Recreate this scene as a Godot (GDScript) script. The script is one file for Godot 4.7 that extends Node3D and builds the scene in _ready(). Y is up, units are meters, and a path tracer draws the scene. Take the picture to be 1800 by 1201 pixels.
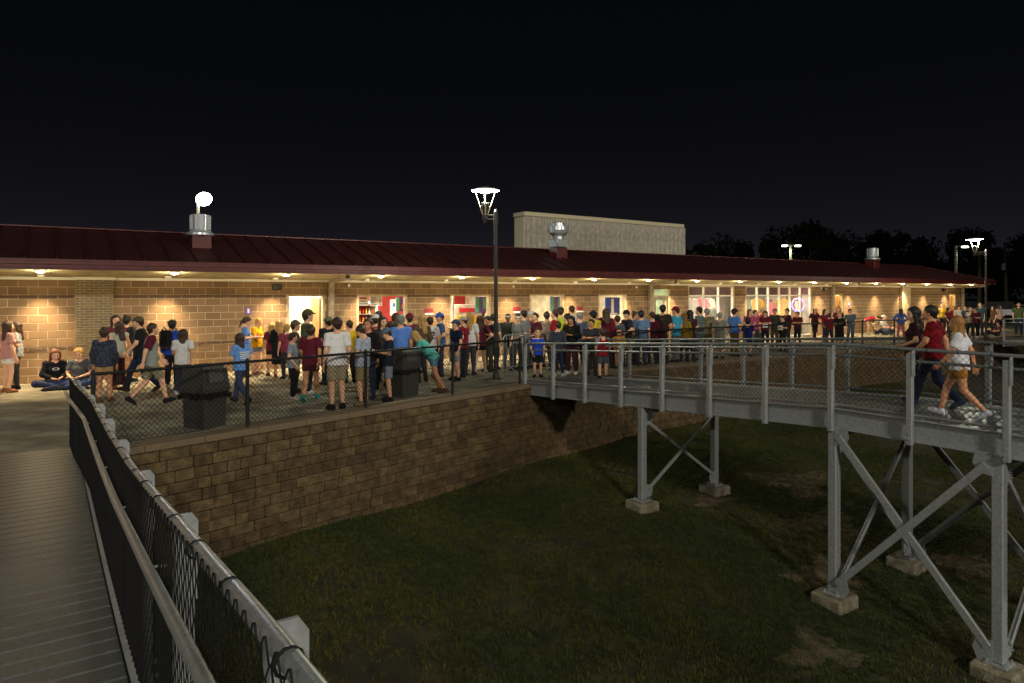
extends Node3D
# A stadium concession building at night: plaza, retaining wall, galvanised footbridge, queueing crowd.
# x runs along the building front, -z towards the building, y up, metres; the plaza is y = 0.

var M := {}
var used := {}
var rng := RandomNumberGenerator.new()

# ------------------------------------------------------------------ mesh building
class MB:
	var v := PackedVector3Array()
	var n := PackedVector3Array()
	var ix := PackedInt32Array()

	func poly(pts: Array, out: Vector3) -> void:
		var p0: Vector3 = pts[0]
		var p1: Vector3 = pts[1]
		var p2: Vector3 = pts[2]
		var nn := (p2 - p0).cross(p1 - p0)
		if nn.length_squared() < 1e-16:
			return
		nn = nn.normalized()
		var flip := nn.dot(out) < 0.0
		if flip:
			nn = -nn
		var b := v.size()
		for p in pts:
			v.append(p)
			n.append(nn)
		for i in range(1, pts.size() - 1):
			ix.append(b)
			if flip:
				ix.append(b + i + 1)
				ix.append(b + i)
			else:
				ix.append(b + i)
				ix.append(b + i + 1)

	func box(lo: Vector3, hi: Vector3, xf := Transform3D()) -> void:
		boxc((lo + hi) * 0.5, hi - lo, xf, 0.0)

	# box with centre c and size s, edges cut by b
	func boxc(c: Vector3, s: Vector3, xf := Transform3D(), b := 0.0) -> void:
		var h := s * 0.5
		var bb := minf(b, minf(h.x, minf(h.y, h.z)) * 0.9)
		var i := h - Vector3(bb, bb, bb)
		var bs := xf.basis
		for sg in [-1.0, 1.0]:
			poly([xf * (c + Vector3(sg * h.x, -i.y, -i.z)), xf * (c + Vector3(sg * h.x, i.y, -i.z)), xf * (c + Vector3(sg * h.x, i.y, i.z)), xf * (c + Vector3(sg * h.x, -i.y, i.z))], bs * Vector3(sg, 0, 0))
			poly([xf * (c + Vector3(-i.x, sg * h.y, -i.z)), xf * (c + Vector3(i.x, sg * h.y, -i.z)), xf * (c + Vector3(i.x, sg * h.y, i.z)), xf * (c + Vector3(-i.x, sg * h.y, i.z))], bs * Vector3(0, sg, 0))
			poly([xf * (c + Vector3(-i.x, -i.y, sg * h.z)), xf * (c + Vector3(i.x, -i.y, sg * h.z)), xf * (c + Vector3(i.x, i.y, sg * h.z)), xf * (c + Vector3(-i.x, i.y, sg * h.z))], bs * Vector3(0, 0, sg))
		if bb <= 0.0:
			return
		for a in [-1.0, 1.0]:
			for d in [-1.0, 1.0]:
				poly([xf * (c + Vector3(a * h.x, d * i.y, -i.z)), xf * (c + Vector3(a * h.x, d * i.y, i.z)), xf * (c + Vector3(a * i.x, d * h.y, i.z)), xf * (c + Vector3(a * i.x, d * h.y, -i.z))], bs * Vector3(a, d, 0))
				poly([xf * (c + Vector3(a * h.x, -i.y, d * i.z)), xf * (c + Vector3(a * h.x, i.y, d * i.z)), xf * (c + Vector3(a * i.x, i.y, d * h.z)), xf * (c + Vector3(a * i.x, -i.y, d * h.z))], bs * Vector3(a, 0, d))
				poly([xf * (c + Vector3(-i.x, a * h.y, d * i.z)), xf * (c + Vector3(i.x, a * h.y, d * i.z)), xf * (c + Vector3(i.x, a * i.y, d * h.z)), xf * (c + Vector3(-i.x, a * i.y, d * h.z))], bs * Vector3(0, a, d))
				for e in [-1.0, 1.0]:
					poly([xf * (c + Vector3(a * h.x, d * i.y, e * i.z)), xf * (c + Vector3(a * i.x, d * h.y, e * i.z)), xf * (c + Vector3(a * i.x, d * i.y, e * h.z))], bs * Vector3(a, d, e))

	# rectangular bar from a to b; w across (side), t along up hint
	func bar(a: Vector3, b: Vector3, w: float, t: float, up := Vector3.UP, bev := 0.0) -> void:
		var z := (b - a).normalized()
		var x := up.cross(z)
		if x.length() < 0.01:
			x = Vector3.RIGHT.cross(z)
		x = x.normalized()
		var y := z.cross(x)
		boxc(Vector3.ZERO, Vector3(w, t, a.distance_to(b)), Transform3D(Basis(x, y, z), (a + b) * 0.5), bev)

	# channel section (web + two flanges towards +side) from a to b
	func channel(a: Vector3, b: Vector3, depth: float, flange: float, th: float, side: Vector3, up := Vector3.UP) -> void:
		var z := (b - a).normalized()
		var y := (up - z * up.dot(z)).normalized()
		var s := side.normalized()
		bar(a, b, th, depth, y, 0.002)
		for e in [-1.0, 1.0]:
			var off: Vector3 = y * (e * (depth * 0.5 - th * 0.5)) + s * (flange * 0.5 + th * 0.5)
			bar(a + off, b + off, flange, th, y, 0.002)

	func tube(path: Array, r: float, sides := 8, caps := true, r2 := -1.0) -> void:
		var m := path.size()
		var base := v.size()
		var t0: Vector3 = (path[1] - path[0]).normalized()
		var ref := Vector3.UP if absf(t0.y) < 0.9 else Vector3.RIGHT
		var x := ref.cross(t0).normalized()
		for i in m:
			var t: Vector3
			if i == 0:
				t = path[1] - path[0]
			elif i == m - 1:
				t = path[m - 1] - path[m - 2]
			else:
				t = (path[i + 1] - path[i]).normalized() + (path[i] - path[i - 1]).normalized()
			t = t.normalized()
			x = (x - t * x.dot(t)).normalized()
			var y := t.cross(x)
			var rr := r if r2 < 0.0 else lerpf(r, r2, float(i) / (m - 1))
			for k in sides:
				var a := TAU * k / sides
				var d := x * cos(a) + y * sin(a)
				v.append(path[i] + d * rr)
				n.append(d)
		for i in m - 1:
			for k in sides:
				var k2 := (k + 1) % sides
				var a := base + i * sides + k
				var b := base + i * sides + k2
				var c := a + sides
				var d := b + sides
				ix.append_array([a, c, b, b, c, d])
		if caps:
			for e in [0, m - 1]:
				var cc: Array = []
				for k in sides:
					cc.append(v[base + e * sides + k])
				var o: Vector3 = (path[0] - path[1]) if e == 0 else (path[m - 1] - path[m - 2])
				poly(cc, o)

	# profile: array of Vector2(radius, y)
	func lathe(prof: Array, segs: int, xf := Transform3D()) -> void:
		for i in prof.size() - 1:
			var a: Vector2 = prof[i]
			var b: Vector2 = prof[i + 1]
			var d := b - a
			var nn := Vector2(d.y, -d.x).normalized()
			var base := v.size()
			for k in segs + 1:
				var t := TAU * k / segs
				var cs := Vector3(cos(t), 0, sin(t))
				v.append(xf * (cs * a.x + Vector3(0, a.y, 0)))
				v.append(xf * (cs * b.x + Vector3(0, b.y, 0)))
				var q := (xf.basis * (cs * nn.x + Vector3(0, nn.y, 0))).normalized()
				n.append(q)
				n.append(q)
			for k in segs:
				var o := base + k * 2
				ix.append_array([o, o + 2, o + 1, o + 2, o + 3, o + 1])

	# polygon in the xy plane extruded from z0 to z1
	func extrude(pts: Array, z0: float, z1: float, xf := Transform3D()) -> void:
		var pl := PackedVector2Array(pts)
		var tri := Geometry2D.triangulate_polygon(pl)
		for zz in [z0, z1]:
			for i in range(0, tri.size(), 3):
				var q: Array = []
				for k in 3:
					var p := pl[tri[i + k]]
					q.append(xf * Vector3(p.x, p.y, zz))
				poly(q, xf.basis * Vector3(0, 0, signf(zz - (z0 + z1) * 0.5)))
		var ccw := not Geometry2D.is_polygon_clockwise(pl)
		for i in pl.size():
			var a := pl[i]
			var b := pl[(i + 1) % pl.size()]
			var d := b - a
			var o := Vector3(d.y, -d.x, 0) if ccw else Vector3(-d.y, d.x, 0)
			poly([xf * Vector3(a.x, a.y, z0), xf * Vector3(b.x, b.y, z0), xf * Vector3(b.x, b.y, z1), xf * Vector3(a.x, a.y, z1)], xf.basis * o)

	# flat sheet over a polygon of (x, z) points
	func sheet(pts: Array, y: float) -> void:
		var pl := PackedVector2Array(pts)
		var tri := Geometry2D.triangulate_polygon(pl)
		for i in range(0, tri.size(), 3):
			poly([Vector3(pl[tri[i]].x, y, pl[tri[i]].y), Vector3(pl[tri[i + 1]].x, y, pl[tri[i + 1]].y), Vector3(pl[tri[i + 2]].x, y, pl[tri[i + 2]].y)], Vector3.UP)

	func mesh() -> ArrayMesh:
		var arr := []
		arr.resize(Mesh.ARRAY_MAX)
		arr[Mesh.ARRAY_VERTEX] = v
		arr[Mesh.ARRAY_NORMAL] = n
		arr[Mesh.ARRAY_INDEX] = ix
		var m := ArrayMesh.new()
		m.add_surface_from_arrays(Mesh.PRIMITIVE_TRIANGLES, arr)
		return m

func put(called: String, mesh: Mesh, m: Material, parent: Node = null, xf := Transform3D()) -> MeshInstance3D:
	var o := MeshInstance3D.new()
	o.mesh = mesh
	o.material_override = m
	o.transform = xf
	if parent == null:
		o.name = numbered(called)
		add_child(o)
	else:
		o.name = called
		parent.add_child(o, true)
	return o

func numbered(called: String) -> String:
	var k: int = used.get(called, 0)
	used[called] = k + 1
	return called if k == 0 else "%s_%03d" % [called, k]

func tag(o: Node, label: String, category: String, group := "", kind := "") -> void:
	if label:
		o.set_meta("label", label)
	if category:
		o.set_meta("category", category)
	if group:
		o.set_meta("group", group)
	if kind:
		o.set_meta("kind", kind)

func thing(called: String, label: String, category: String, group := "", at := Vector3.ZERO, turn := 0.0) -> Node3D:
	var o := Node3D.new()
	o.name = numbered(called)
	add_child(o)
	o.position = at
	o.rotation.y = turn
	tag(o, label, category, group)
	return o

func at(x: float, y: float, z: float) -> Transform3D:
	return Transform3D(Basis(), Vector3(x, y, z))

# ------------------------------------------------------------------ materials
func noise_tex(freq: float, lo: float, hi: float, octaves := 4, sd := 1, size := 512, kind := FastNoiseLite.TYPE_SIMPLEX_SMOOTH, c0 := Color.WHITE, c1 := Color.WHITE) -> NoiseTexture2D:
	var f := FastNoiseLite.new()
	f.noise_type = kind
	f.frequency = freq
	f.fractal_octaves = octaves
	f.seed = sd
	var t := NoiseTexture2D.new()
	t.width = size
	t.height = size
	t.seamless = true
	t.noise = f
	var g := Gradient.new()
	g.set_color(0, Color(lo * c0.r, lo * c0.g, lo * c0.b))
	g.set_color(1, Color(hi * c1.r, hi * c1.g, hi * c1.b))
	t.color_ramp = g
	return t

func mat(lin: Color, rough := 0.8, metal := 0.0, tex: Texture2D = null, scale := 1.0, bump: Texture2D = null, depth := 0.0, world := true) -> StandardMaterial3D:
	var m := StandardMaterial3D.new()
	m.albedo_color = lin.linear_to_srgb()
	m.roughness = rough
	m.metallic = metal
	if tex:
		m.albedo_texture = tex
	if bump:
		m.heightmap_enabled = true
		m.heightmap_texture = bump
		m.heightmap_scale = depth
	if tex or bump:
		m.uv1_triplanar = true
		m.uv1_world_triplanar = world
		m.uv1_scale = Vector3(scale, scale, scale)
	return m

func glow(col: Color, energy: float) -> StandardMaterial3D:
	var m := StandardMaterial3D.new()
	m.albedo_color = Color(0.8, 0.8, 0.8)
	m.emission_enabled = true
	m.emission = col
	m.emission_energy_multiplier = energy
	return m

func L(r: float, g: float, b: float) -> Color:
	return Color(r, g, b)

func make_materials() -> void:
	var soft := noise_tex(0.008, 0.72, 1.0, 4, 3)
	var grain := noise_tex(0.05, 0.78, 1.0, 4, 5)
	var grit := noise_tex(0.12, 0.0, 1.0, 3, 7)
	var lumps := noise_tex(0.03, 0.0, 1.0, 4, 9)
	var stain := noise_tex(0.006, 0.55, 1.0, 5, 11)
	var spangle := noise_tex(0.025, 0.8, 1.0, 4, 13)
	M.grit = grit
	M.lumps = lumps
	M.grain = grain
	M.soft = soft
	for k in 4:
		var f: float = [0.86, 1.0, 1.1, 0.94][k]
		M["cmu%d" % k] = mat(L(0.3 * f, 0.185 * f, 0.095 * f), 0.9, 0.0, grain, 1.4, grit, 0.25)
	M.cmu_split = mat(L(0.2, 0.12, 0.07), 0.95, 0.0, grain, 2.0, lumps, 3.0)
	M.mortar = mat(L(0.62, 0.5, 0.34), 0.95, 0.0, grain, 2.0)
	for k in 3:
		var f: float = [0.85, 1.0, 1.12][k]
		M["brick%d" % k] = mat(L(0.25 * f, 0.19 * f, 0.105 * f), 0.9, 0.0, grain, 3.0, grit, 0.3)
	for k in 5:
		var f: float = [0.75, 0.9, 1.0, 1.1, 0.85][k]
		var g: float = [1.0, 0.97, 1.0, 1.03, 0.93][k]
		M["seg%d" % k] = mat(L(0.2 * f, 0.132 * f * g, 0.056 * f * g), 0.95, 0.0, stain, 1.2, lumps, 2.2)
	M.seg_cap = mat(L(0.23, 0.165, 0.095), 0.95, 0.0, grain, 1.5, lumps, 1.0)
	M.seg_back = mat(L(0.035, 0.024, 0.015), 1.0)
	M.roof = mat(L(0.052, 0.011, 0.011), 0.5, 0.0, soft, 0.6)
	M.fascia = mat(L(0.13, 0.019, 0.018), 0.45, 0.0, soft, 0.5)
	M.soffit = mat(L(0.62, 0.55, 0.34), 0.75, 0.0, soft, 0.4)
	M.trim = mat(L(0.84, 0.81, 0.72), 0.6)
	M.cream = mat(L(0.62, 0.5, 0.3), 0.6, 0.0, soft, 0.6)
	M.column = mat(L(0.42, 0.34, 0.25), 0.55, 0.0, soft, 0.8)
	M.room = mat(L(0.75, 0.66, 0.48), 0.85, 0.0, soft, 0.5)
	M.room_red = mat(L(0.5, 0.03, 0.03), 0.7, 0.0, soft, 0.5)
	M.room_maroon = mat(L(0.2, 0.025, 0.04), 0.7, 0.0, soft, 0.5)
	M.room_floor = mat(L(0.3, 0.26, 0.2), 0.6, 0.0, soft, 0.6)
	M.oak = mat(L(0.36, 0.17, 0.05), 0.5, 0.0, soft, 1.2)
	M.concrete = []
	for k in 4:
		var f: float = [0.9, 1.0, 1.05, 0.95][k]
		M.concrete.append(mat(L(0.36 * f, 0.325 * f, 0.235 * f), 0.9, 0.0, stain, 0.35, grit, 0.15))
	M.footing = mat(L(0.34, 0.3, 0.2), 0.95, 0.0, stain, 1.2, lumps, 1.0)
	M.slab_base = mat(L(0.06, 0.055, 0.045), 1.0)
	M.galv = mat(L(0.46, 0.485, 0.49), 0.5, 0.4, spangle, 1.3)
	M.galv_pipe = mat(L(0.46, 0.48, 0.485), 0.36, 0.55, spangle, 2.5)
	M.steel = mat(L(0.55, 0.57, 0.6), 0.3, 0.55)
	M.deck = mat(L(0.185, 0.2, 0.205), 0.4, 0.45, grain, 0.8)
	M.vinyl = mat(L(0.008, 0.008, 0.008), 0.6)
	M.vinyl.metallic_specular = 0.3
	M.black_paint = mat(L(0.014, 0.014, 0.015), 0.45)
	M.bronze = mat(L(0.03, 0.028, 0.026), 0.4, 0.3)
	M.bin = mat(L(0.055, 0.053, 0.048), 0.6, 0.0, grain, 2.0, grit, 0.2)
	M.bag = mat(L(0.012, 0.012, 0.013), 0.2)
	M.lawn = mat(L(0.058, 0.048, 0.011), 1.0, 0.0, noise_tex(0.01, 0.35, 1.0, 6, 21, 1024), 0.16, lumps, 2.0)
	M.dirt = mat(L(0.17, 0.12, 0.062), 1.0, 0.0, stain, 1.0, lumps, 1.5)
	M.asphalt = mat(L(0.045, 0.045, 0.045), 0.95, 0.0, grain, 0.5)
	M.siding = mat(L(0.56, 0.5, 0.4), 0.45, 0.1, soft, 0.7)
	M.siding_trim = mat(L(0.62, 0.54, 0.36), 0.45)
	M.bark = mat(L(0.11, 0.085, 0.06), 1.0, 0.0, grain, 1.0, lumps, 3.0)
	M.leaf = mat(L(0.022, 0.028, 0.012), 0.9)
	M.white = mat(L(0.8, 0.79, 0.75), 0.5)
	M.red_sign = mat(L(0.42, 0.02, 0.02), 0.5)
	M.maroon_sign = mat(L(0.2, 0.02, 0.03), 0.5)
	M.ink = mat(L(0.03, 0.03, 0.03), 0.6)
	M.green_card = mat(L(0.12, 0.5, 0.22), 0.6)
	M.blue_card = mat(L(0.05, 0.1, 0.5), 0.6)
	M.purple_card = mat(L(0.16, 0.08, 0.4), 0.6)
	M.orange_card = mat(L(0.75, 0.22, 0.04), 0.6)
	M.gold_cloth = mat(L(0.62, 0.34, 0.02), 0.9)
	M.grey_cloth = mat(L(0.1, 0.14, 0.12), 0.9)
	M.white_cloth = mat(L(0.7, 0.66, 0.6), 0.9)
	M.pink_cloth = mat(L(0.55, 0.12, 0.2), 0.9)
	M.maroon_cloth = mat(L(0.16, 0.02, 0.035), 0.9)
	var gl := StandardMaterial3D.new()
	gl.albedo_color = Color(0.9, 0.95, 0.95, 0.06)
	gl.transparency = BaseMaterial3D.TRANSPARENCY_ALPHA
	gl.roughness = 0.03
	M.glass = gl
	var dg := StandardMaterial3D.new()
	dg.albedo_color = Color(0.02, 0.025, 0.03)
	dg.roughness = 0.08
	M.dark_glass = dg
	M.car_paint = mat(L(0.012, 0.013, 0.016), 0.25)
	M.tyre = mat(L(0.015, 0.015, 0.015), 0.9)
	M.lamp_white = glow(Color(0.95, 1.0, 0.88), 7.0)
	M.flood_white = glow(Color(0.94, 0.98, 1.0), 40.0)
	M.lot_white = glow(Color(0.94, 1.0, 0.9), 8.0)
	M.can_glow = glow(Color(1.0, 0.92, 0.76), 8.0)
	M.wash_glow = glow(Color(1.0, 0.92, 0.76), 3.0)
	M.tube_glow = glow(Color(1.0, 0.95, 0.84), 2.2)
	M.neon_blue = glow(Color(0.12, 0.2, 1.0), 5.0)
	M.neon_red = glow(Color(1.0, 0.15, 0.08), 4.0)
	M.screen_blue = glow(Color(0.05, 0.18, 0.85), 0.9)

const CAN_E := 11.0
const WASH_E := 16.0
const SPILL_E := 1.0
const LAMP_E := 12.0
const FLOOD_E := 30.0
const STAD_E := 690.0

const TREES := [[87.6, 76.0, 10.6, 5.2, "dark tree at the right edge of the metal screen"], [85.0, 69.3, 11.5, 5.2, "dark low tree second from the metal screen"], [99.1, 75.5, 11.3, 5.2, "dark low tree third from the metal screen"], [95.4, 68.3, 11.3, 5.2, "dark tree left of the double parking lamp"], [93.1, 62.6, 12.6, 6.4, "dark broad tree behind the double parking lamp"], [92.2, 58.3, 12.8, 6.4, "dark tallest tree right of the double parking lamp"], [102.4, 61.2, 11.7, 5.2, "dark tree on the right flank of the tallest tree"], [102.2, 56.5, 12.2, 5.2, "dark tree above the small roof vent"], [110.8, 57.9, 12.3, 5.2, "dark tree right of the small roof vent"], [110.4, 53.3, 11.9, 5.2, "dark tree over the roof end"], [119.9, 54.1, 11.7, 5.2, "dark tree left of the single parking lamp"], [115.0, 47.8, 12.1, 5.2, "dark tree behind the single parking lamp"], [122.7, 47.4, 12.5, 5.2, "dark tree behind the right lamp post"], [116.4, 42.0, 11.2, 5.2, "dark tree behind the leaning utility pole"], [123.9, 41.8, 12.0, 5.2, "dark rightmost tree at the picture edge"]]

# x, y, z, yaw, height, pose, build, hair, hair colour, top, sleeve, bottom, form, shoes, cap, skin, label
const PEOPLE := [
	[-0.8, 0.0, -19.16, 117, 1.61, "stand", "f", "long", "3a2618", "c58a84", "s", "e8e4dc", "s", "8a5a3a", "", "e0ac8a", "woman in pink shirt and white shorts, leftmost beside the block wall"],
	[-0.66, 0.0, -19.73, -98, 1.57, "stand2", "f", "long", "3a2618", "8d9196", "s", "2b3138", "l", "15151a", "", "e0ac8a", "woman in grey tee and dark leggings facing the woman in pink"],
	[0.07, 0.0, -19.35, 10, 1.74, "sitx", "f", "long", "6a3a20", "17181b", "l", "2a3450", "l", "2a2a2c", "", "e0ac8a", "girl in black sweatshirt and jeans sitting cross-legged against the wall"],
	[0.59, 0.0, -19.24, -22, 1.76, "sitx", "f", "tail", "b08a4e", "4a4d52", "s", "2c3a5c", "l", "222222", "", "e0ac8a", "blonde girl in grey tee sitting against the wall by the black fence"],
	[0.92, 0.0, -16.44, 162, 1.52, "stand", "f", "bun", "3a2618", "5a6078", "l", "b08a5c", "s", "6a4a34", "", "c98d66", "woman with a bun in mottled navy blouse and tan shorts at the fence end"],
	[1.32, 0.0, -18.39, -164, 1.57, "stand2", "f", "long", "3a2618", "cdc9b8", "n", "4a2632", "l", "7a4a30", "", "e0ac8a", "woman in cream sleeveless blouse before the brick pilaster"],
	[1.31, 0.0, -19.27, 16, 1.69, "stand", "f", "long", "14100e", "6a2a3c", "s", "2b2d38", "l", "222222", "", "e0ac8a", "dark haired girl facing out behind the cream blouse"],
	[1.6, 0.0, -19.76, 145, 1.66, "hips", "f", "bun", "14100e", "2a2c30", "s", "a9a9ac", "s", "1a1a1a", "", "e0ac8a", "woman with a dark bun, charcoal tee and pale grey shorts"],
	[1.69, 0.0, -17.58, -101, 1.71, "walk", "m", "short", "3a2618", "1a1c20", "s", "1f2a44", "l", "3a2a20", "55523a", "e0ac8a", "man in olive cap, black tee and jeans walking left"],
	[1.67, 0.0, -15.5, 94, 1.64, "walk", "m", "short", "3a2618", "8f9490", "s", "8a8266", "s", "1a1a1e", "", "e0ac8a", "man in grey tee with maroon sleeves and khaki shorts walking right"],
	[2.4, 0.0, -18.01, 152, 1.61, "stand", "m", "short", "14100e", "2446a8", "l", "1c1e26", "l", "9a948a", "", "c98d66", "man in bright blue shirt with a black backpack"],
	[2.38, 0.0, -16.3, 162, 1.46, "walk", "f", "long", "3a2618", "d8d6d4", "s", "2a2e3c", "l", "b5b0a8", "", "c98d66", "girl in white top beside the blue shirted man"],
	[4.31, 0.0, -19.09, 72, 1.61, "phone", "f", "tail", "3a2618", "5b7fc0", "s", "3a4a6a", "l", "5a4030", "", "e0ac8a", "woman in blue tee with ponytail standing against the block wall"],
	[4.71, 0.0, -19.47, 46, 1.57, "phone", "f", "short", "b08a4e", "d09a14", "s", "6f7688", "s", "7a5a48", "", "e0ac8a", "woman in mustard yellow tee and grey shorts by the wall"],
	[3.19, 0.0, -14.55, -152, 1.43, "walk", "f", "long", "3a2618", "6a9ae0", "s", "34425f", "l", "2a2420", "", "e0ac8a", "girl in light blue printed tee walking behind the black fence"],
	[4.99, 0.0, -19.06, 175, 1.42, "stand", "f", "long", "b08a4e", "6e2230", "s", "2a1c20", "s", "5a3a3a", "", "c98d66", "girl with long hair in dark red tee and shorts in front of the white door"],
	[5.06, 0.0, -18.6, 160, 1.51, "stand2", "f", "long", "b08a4e", "15161a", "l", "15161a", "k", "6a4a40", "", "c98d66", "girl with long blonde hair in black dress in front of the white door"],
	[5.13, 0.0, -18.14, -176, 1.43, "stand", "f", "short", "b08a4e", "7a3040", "s", "30303a", "l", "2a2a2a", "", "e0ac8a", "short haired blonde woman right of the black dress"],
	[4.6, 0.0, -15.59, 79, 1.62, "stand", "m", "short", "3a2618", "8a806e", "l", "4a4436", "l", "2a2620", "6b6650", "e0ac8a", "man in camouflage cap and tan shirt in front of the doorway"],
	[4.26, 0.0, -14.62, 64, 1.4, "stand2", "m", "short", "3a2618", "8a94a2", "s", "121216", "l", "b0a8a0", "", "e0ac8a", "boy in grey tee and black trousers in front of the tan shirted man"],
	[4.74, 0.0, -15.13, 88, 1.87, "stand", "m", "short", "3a2618", "4e5848", "s", "2a3044", "l", "c8c4bc", "4e4c34", "e0ac8a", "tall man in olive cap and green tee framed by the bright doorway"],
	[4.49, 0.0, -14.14, 152, 1.57, "walk", "f", "short", "3a2618", "5c1a2a", "s", "4a1826", "s", "2c8a80", "", "c98d66", "person in maroon shirt and teal shoes behind the fence"],
	[5.65, 0.0, -16.42, -169, 1.65, "stand", "m", "short", "14100e", "1b1d22", "s", "1d2438", "l", "2a2a2a", "6a6a50", "c98d66", "man in cap and black tee beside the steel column"],
	[4.59, 0.0, -12.84, -175, 1.77, "stand", "m", "short", "3a2618", "efedec", "s", "a49674", "s", "18181a", "", "e0ac8a", "boy in white tee and khaki shorts with his back to the fence"],
	[5.17, 0.0, -12.99, -142, 1.61, "phone", "m", "short", "3a2618", "a9b2c4", "s", "9a865e", "s", "7a6a4a", "", "e0ac8a", "boy in pale blue shirt and khaki shorts looking down at the fence"],
	[5.59, 0.0, -13.74, -42, 1.69, "stand", "f", "bun", "3a2618", "241c1e", "l", "26304a", "l", "2a2a30", "", "c98d66", "woman with brown bun in dark top behind the pale blue shirt"],
	[6.23, 0.0, -16.54, 169, 1.55, "stand2", "m", "short", "3a2618", "d8b41c", "s", "2a2a34", "l", "2a2a2a", "", "e0ac8a", "boy in yellow tee between the white tee and the column"],
	[5.83, 0.0, -13.21, -109, 1.52, "phone", "m", "short", "3a2618", "1c2233", "s", "8f96a4", "s", "141416", "5d6c80", "e0ac8a", "man in navy tee and grey shorts reading a phone by the trash bin"],
	[6.44, 0.0, -14.93, -18, 1.69, "stand2", "f", "long", "14100e", "3d3c3a", "l", "22242c", "l", "222222", "", "e0ac8a", "dark haired woman in grey jacket facing out of the line"],
	[6.78, 0.0, -16.17, 152, 1.69, "stand", "m", "short", "3a2618", "8e1d2c", "s", "2a2a34", "l", "2a2a2a", "d6d4d0", "e0ac8a", "man in white cap and crimson tee below the menu boards"],
	[7.68, 0.0, -18.08, 152, 1.74, "stand", "m", "short", "3a2618", "7d8288", "s", "2a2a34", "l", "2a2a2a", "", "e0ac8a", "tall brown haired man at the counter below the menu boards"],
	[6.84, 0.0, -15.37, 166, 1.56, "stand", "m", "short", "3a2618", "575c64", "s", "2a2a34", "l", "2a2a2a", "", "e0ac8a", "boy in slate tee next to the light blue shirt"],
	[6.55, 0.0, -14.19, 170, 1.76, "stand", "m", "short", "8a857c", "5c8ce0", "s", "5a5648", "l", "2a2a2a", "", "e0ac8a", "grey haired man in light blue shirt left of the second trash bin"],
	[7.69, 0.0, -16.97, 161, 1.7, "stand2", "f", "long", "3a2618", "cfa818", "s", "2a2a34", "l", "2a2a2a", "", "e0ac8a", "woman in yellow tee close to the red walled service window"],
	[7.69, 0.0, -16.1, 149, 1.71, "stand", "m", "short", "3a2618", "7c1e3c", "s", "2a2a34", "l", "2a2a2a", "6e1a30", "e0ac8a", "man in maroon cap and maroon jersey right of the red walled window"],
	[7.74, 0.0, -15.52, -177, 1.69, "stand2", "f", "long", "b08a4e", "5d4a34", "l", "2a2a34", "l", "2a2a2a", "", "e0ac8a", "blonde woman in brown top behind the number jersey"],
	[7.11, 0.0, -13.82, -127, 1.54, "lean", "f", "long", "b08a4e", "58b8ac", "s", "5a86a8", "s", "4a3a2a", "", "c98d66", "girl in turquoise top leaning over the trash bin"],
	[8.24, 0.0, -16.02, 151, 1.62, "stand", "m", "short", "3a2618", "d8d6da", "s", "4a1524", "s", "6a3a2a", "", "e0ac8a", "boy in white football jersey with number twelve"],
	[8.68, 0.0, -16.31, -108, 1.7, "stand2", "m", "short", "3a2618", "3a567e", "s", "2a3040", "l", "1c1c20", "2c50a8", "e0ac8a", "man in blue cap and denim blue shirt facing left"],
	[8.62, 0.0, -15.34, -89, 1.55, "stand", "m", "short", "3a2618", "161d3a", "s", "8a8a84", "s", "121214", "3a4a66", "e0ac8a", "bearded man in navy shirt and cap with grey shorts"],
	[9.14, 0.0, -15.85, -140, 1.61, "stand2", "m", "short", "3a2618", "8a2430", "s", "2a2a34", "l", "2a2a2a", "b8b4a4", "e0ac8a", "man in beige cap behind the bearded man"],
	[9.53, 0.0, -16.16, 139, 1.67, "stand", "f", "long", "b08a4e", "d9d7d6", "s", "3a3a44", "l", "2a2a2a", "", "e0ac8a", "blonde woman in white shirt at the red fronted window"],
	[9.99, 0.0, -16.38, 144, 1.6, "hips", "f", "long", "3a2618", "541a28", "s", "16161c", "s", "c8c8cc", "", "e0ac8a", "woman with long brown hair in maroon tee left of the lamp post"],
	[10.41, 0.0, -16.61, -72, 1.59, "phone", "m", "short", "14100e", "141518", "s", "3a3c34", "l", "1c1c1c", "", "c98d66", "man in black tee with white mark beside the lamp post"],
	[10.8, 0.0, -16.94, 117, 1.63, "stand", "m", "short", "14100e", "4c5450", "s", "2a2a34", "l", "2a2a2a", "", "e0ac8a", "dark haired man partly hidden by the lamp post"],
	[11.32, 0.0, -16.96, -34, 1.62, "stand", "m", "short", "14100e", "2a2e2a", "l", "565c68", "l", "121212", "", "7a4e35", "man with a white headband and dark jacket facing the camera"],
	[11.17, 0.0, -16.21, -75, 1.63, "stand2", "f", "short", "3a2618", "6f7170", "s", "2e3038", "l", "2a2a2a", "", "e0ac8a", "woman in grey tee right of the white headband"],
	[11.56, 0.0, -16.5, -165, 1.74, "stand", "m", "short", "14100e", "787c7c", "s", "34343a", "l", "2a2a2a", "", "e0ac8a", "tall man in grey tee scratching near the third window"],
	[12.25, 0.0, -17.09, 174, 1.7, "stand", "m", "short", "b8b4ac", "a04a28", "s", "2a2a34", "l", "2a2a2a", "", "e0ac8a", "white haired man in rust orange shirt"],
	[12.04, 0.0, -16.56, -96, 1.64, "stand2", "f", "short", "3a2618", "4e1628", "s", "2a2a34", "l", "2a2a2a", "", "e0ac8a", "woman with short hair in maroon shirt by the third window"],
	[10.78, 0.0, -14.73, -26, 1.31, "child", "m", "short", "3a2618", "1f49c0", "s", "16181e", "s", "141414", "", "e0ac8a", "child in royal blue tee standing at the bridge railing"],
	[12.51, 0.0, -16.62, 148, 1.66, "stand", "f", "bun", "3a2618", "a89080", "s", "3a3a44", "l", "2a2a2a", "", "e0ac8a", "woman with a bun in tan tee at the third window"],
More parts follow.
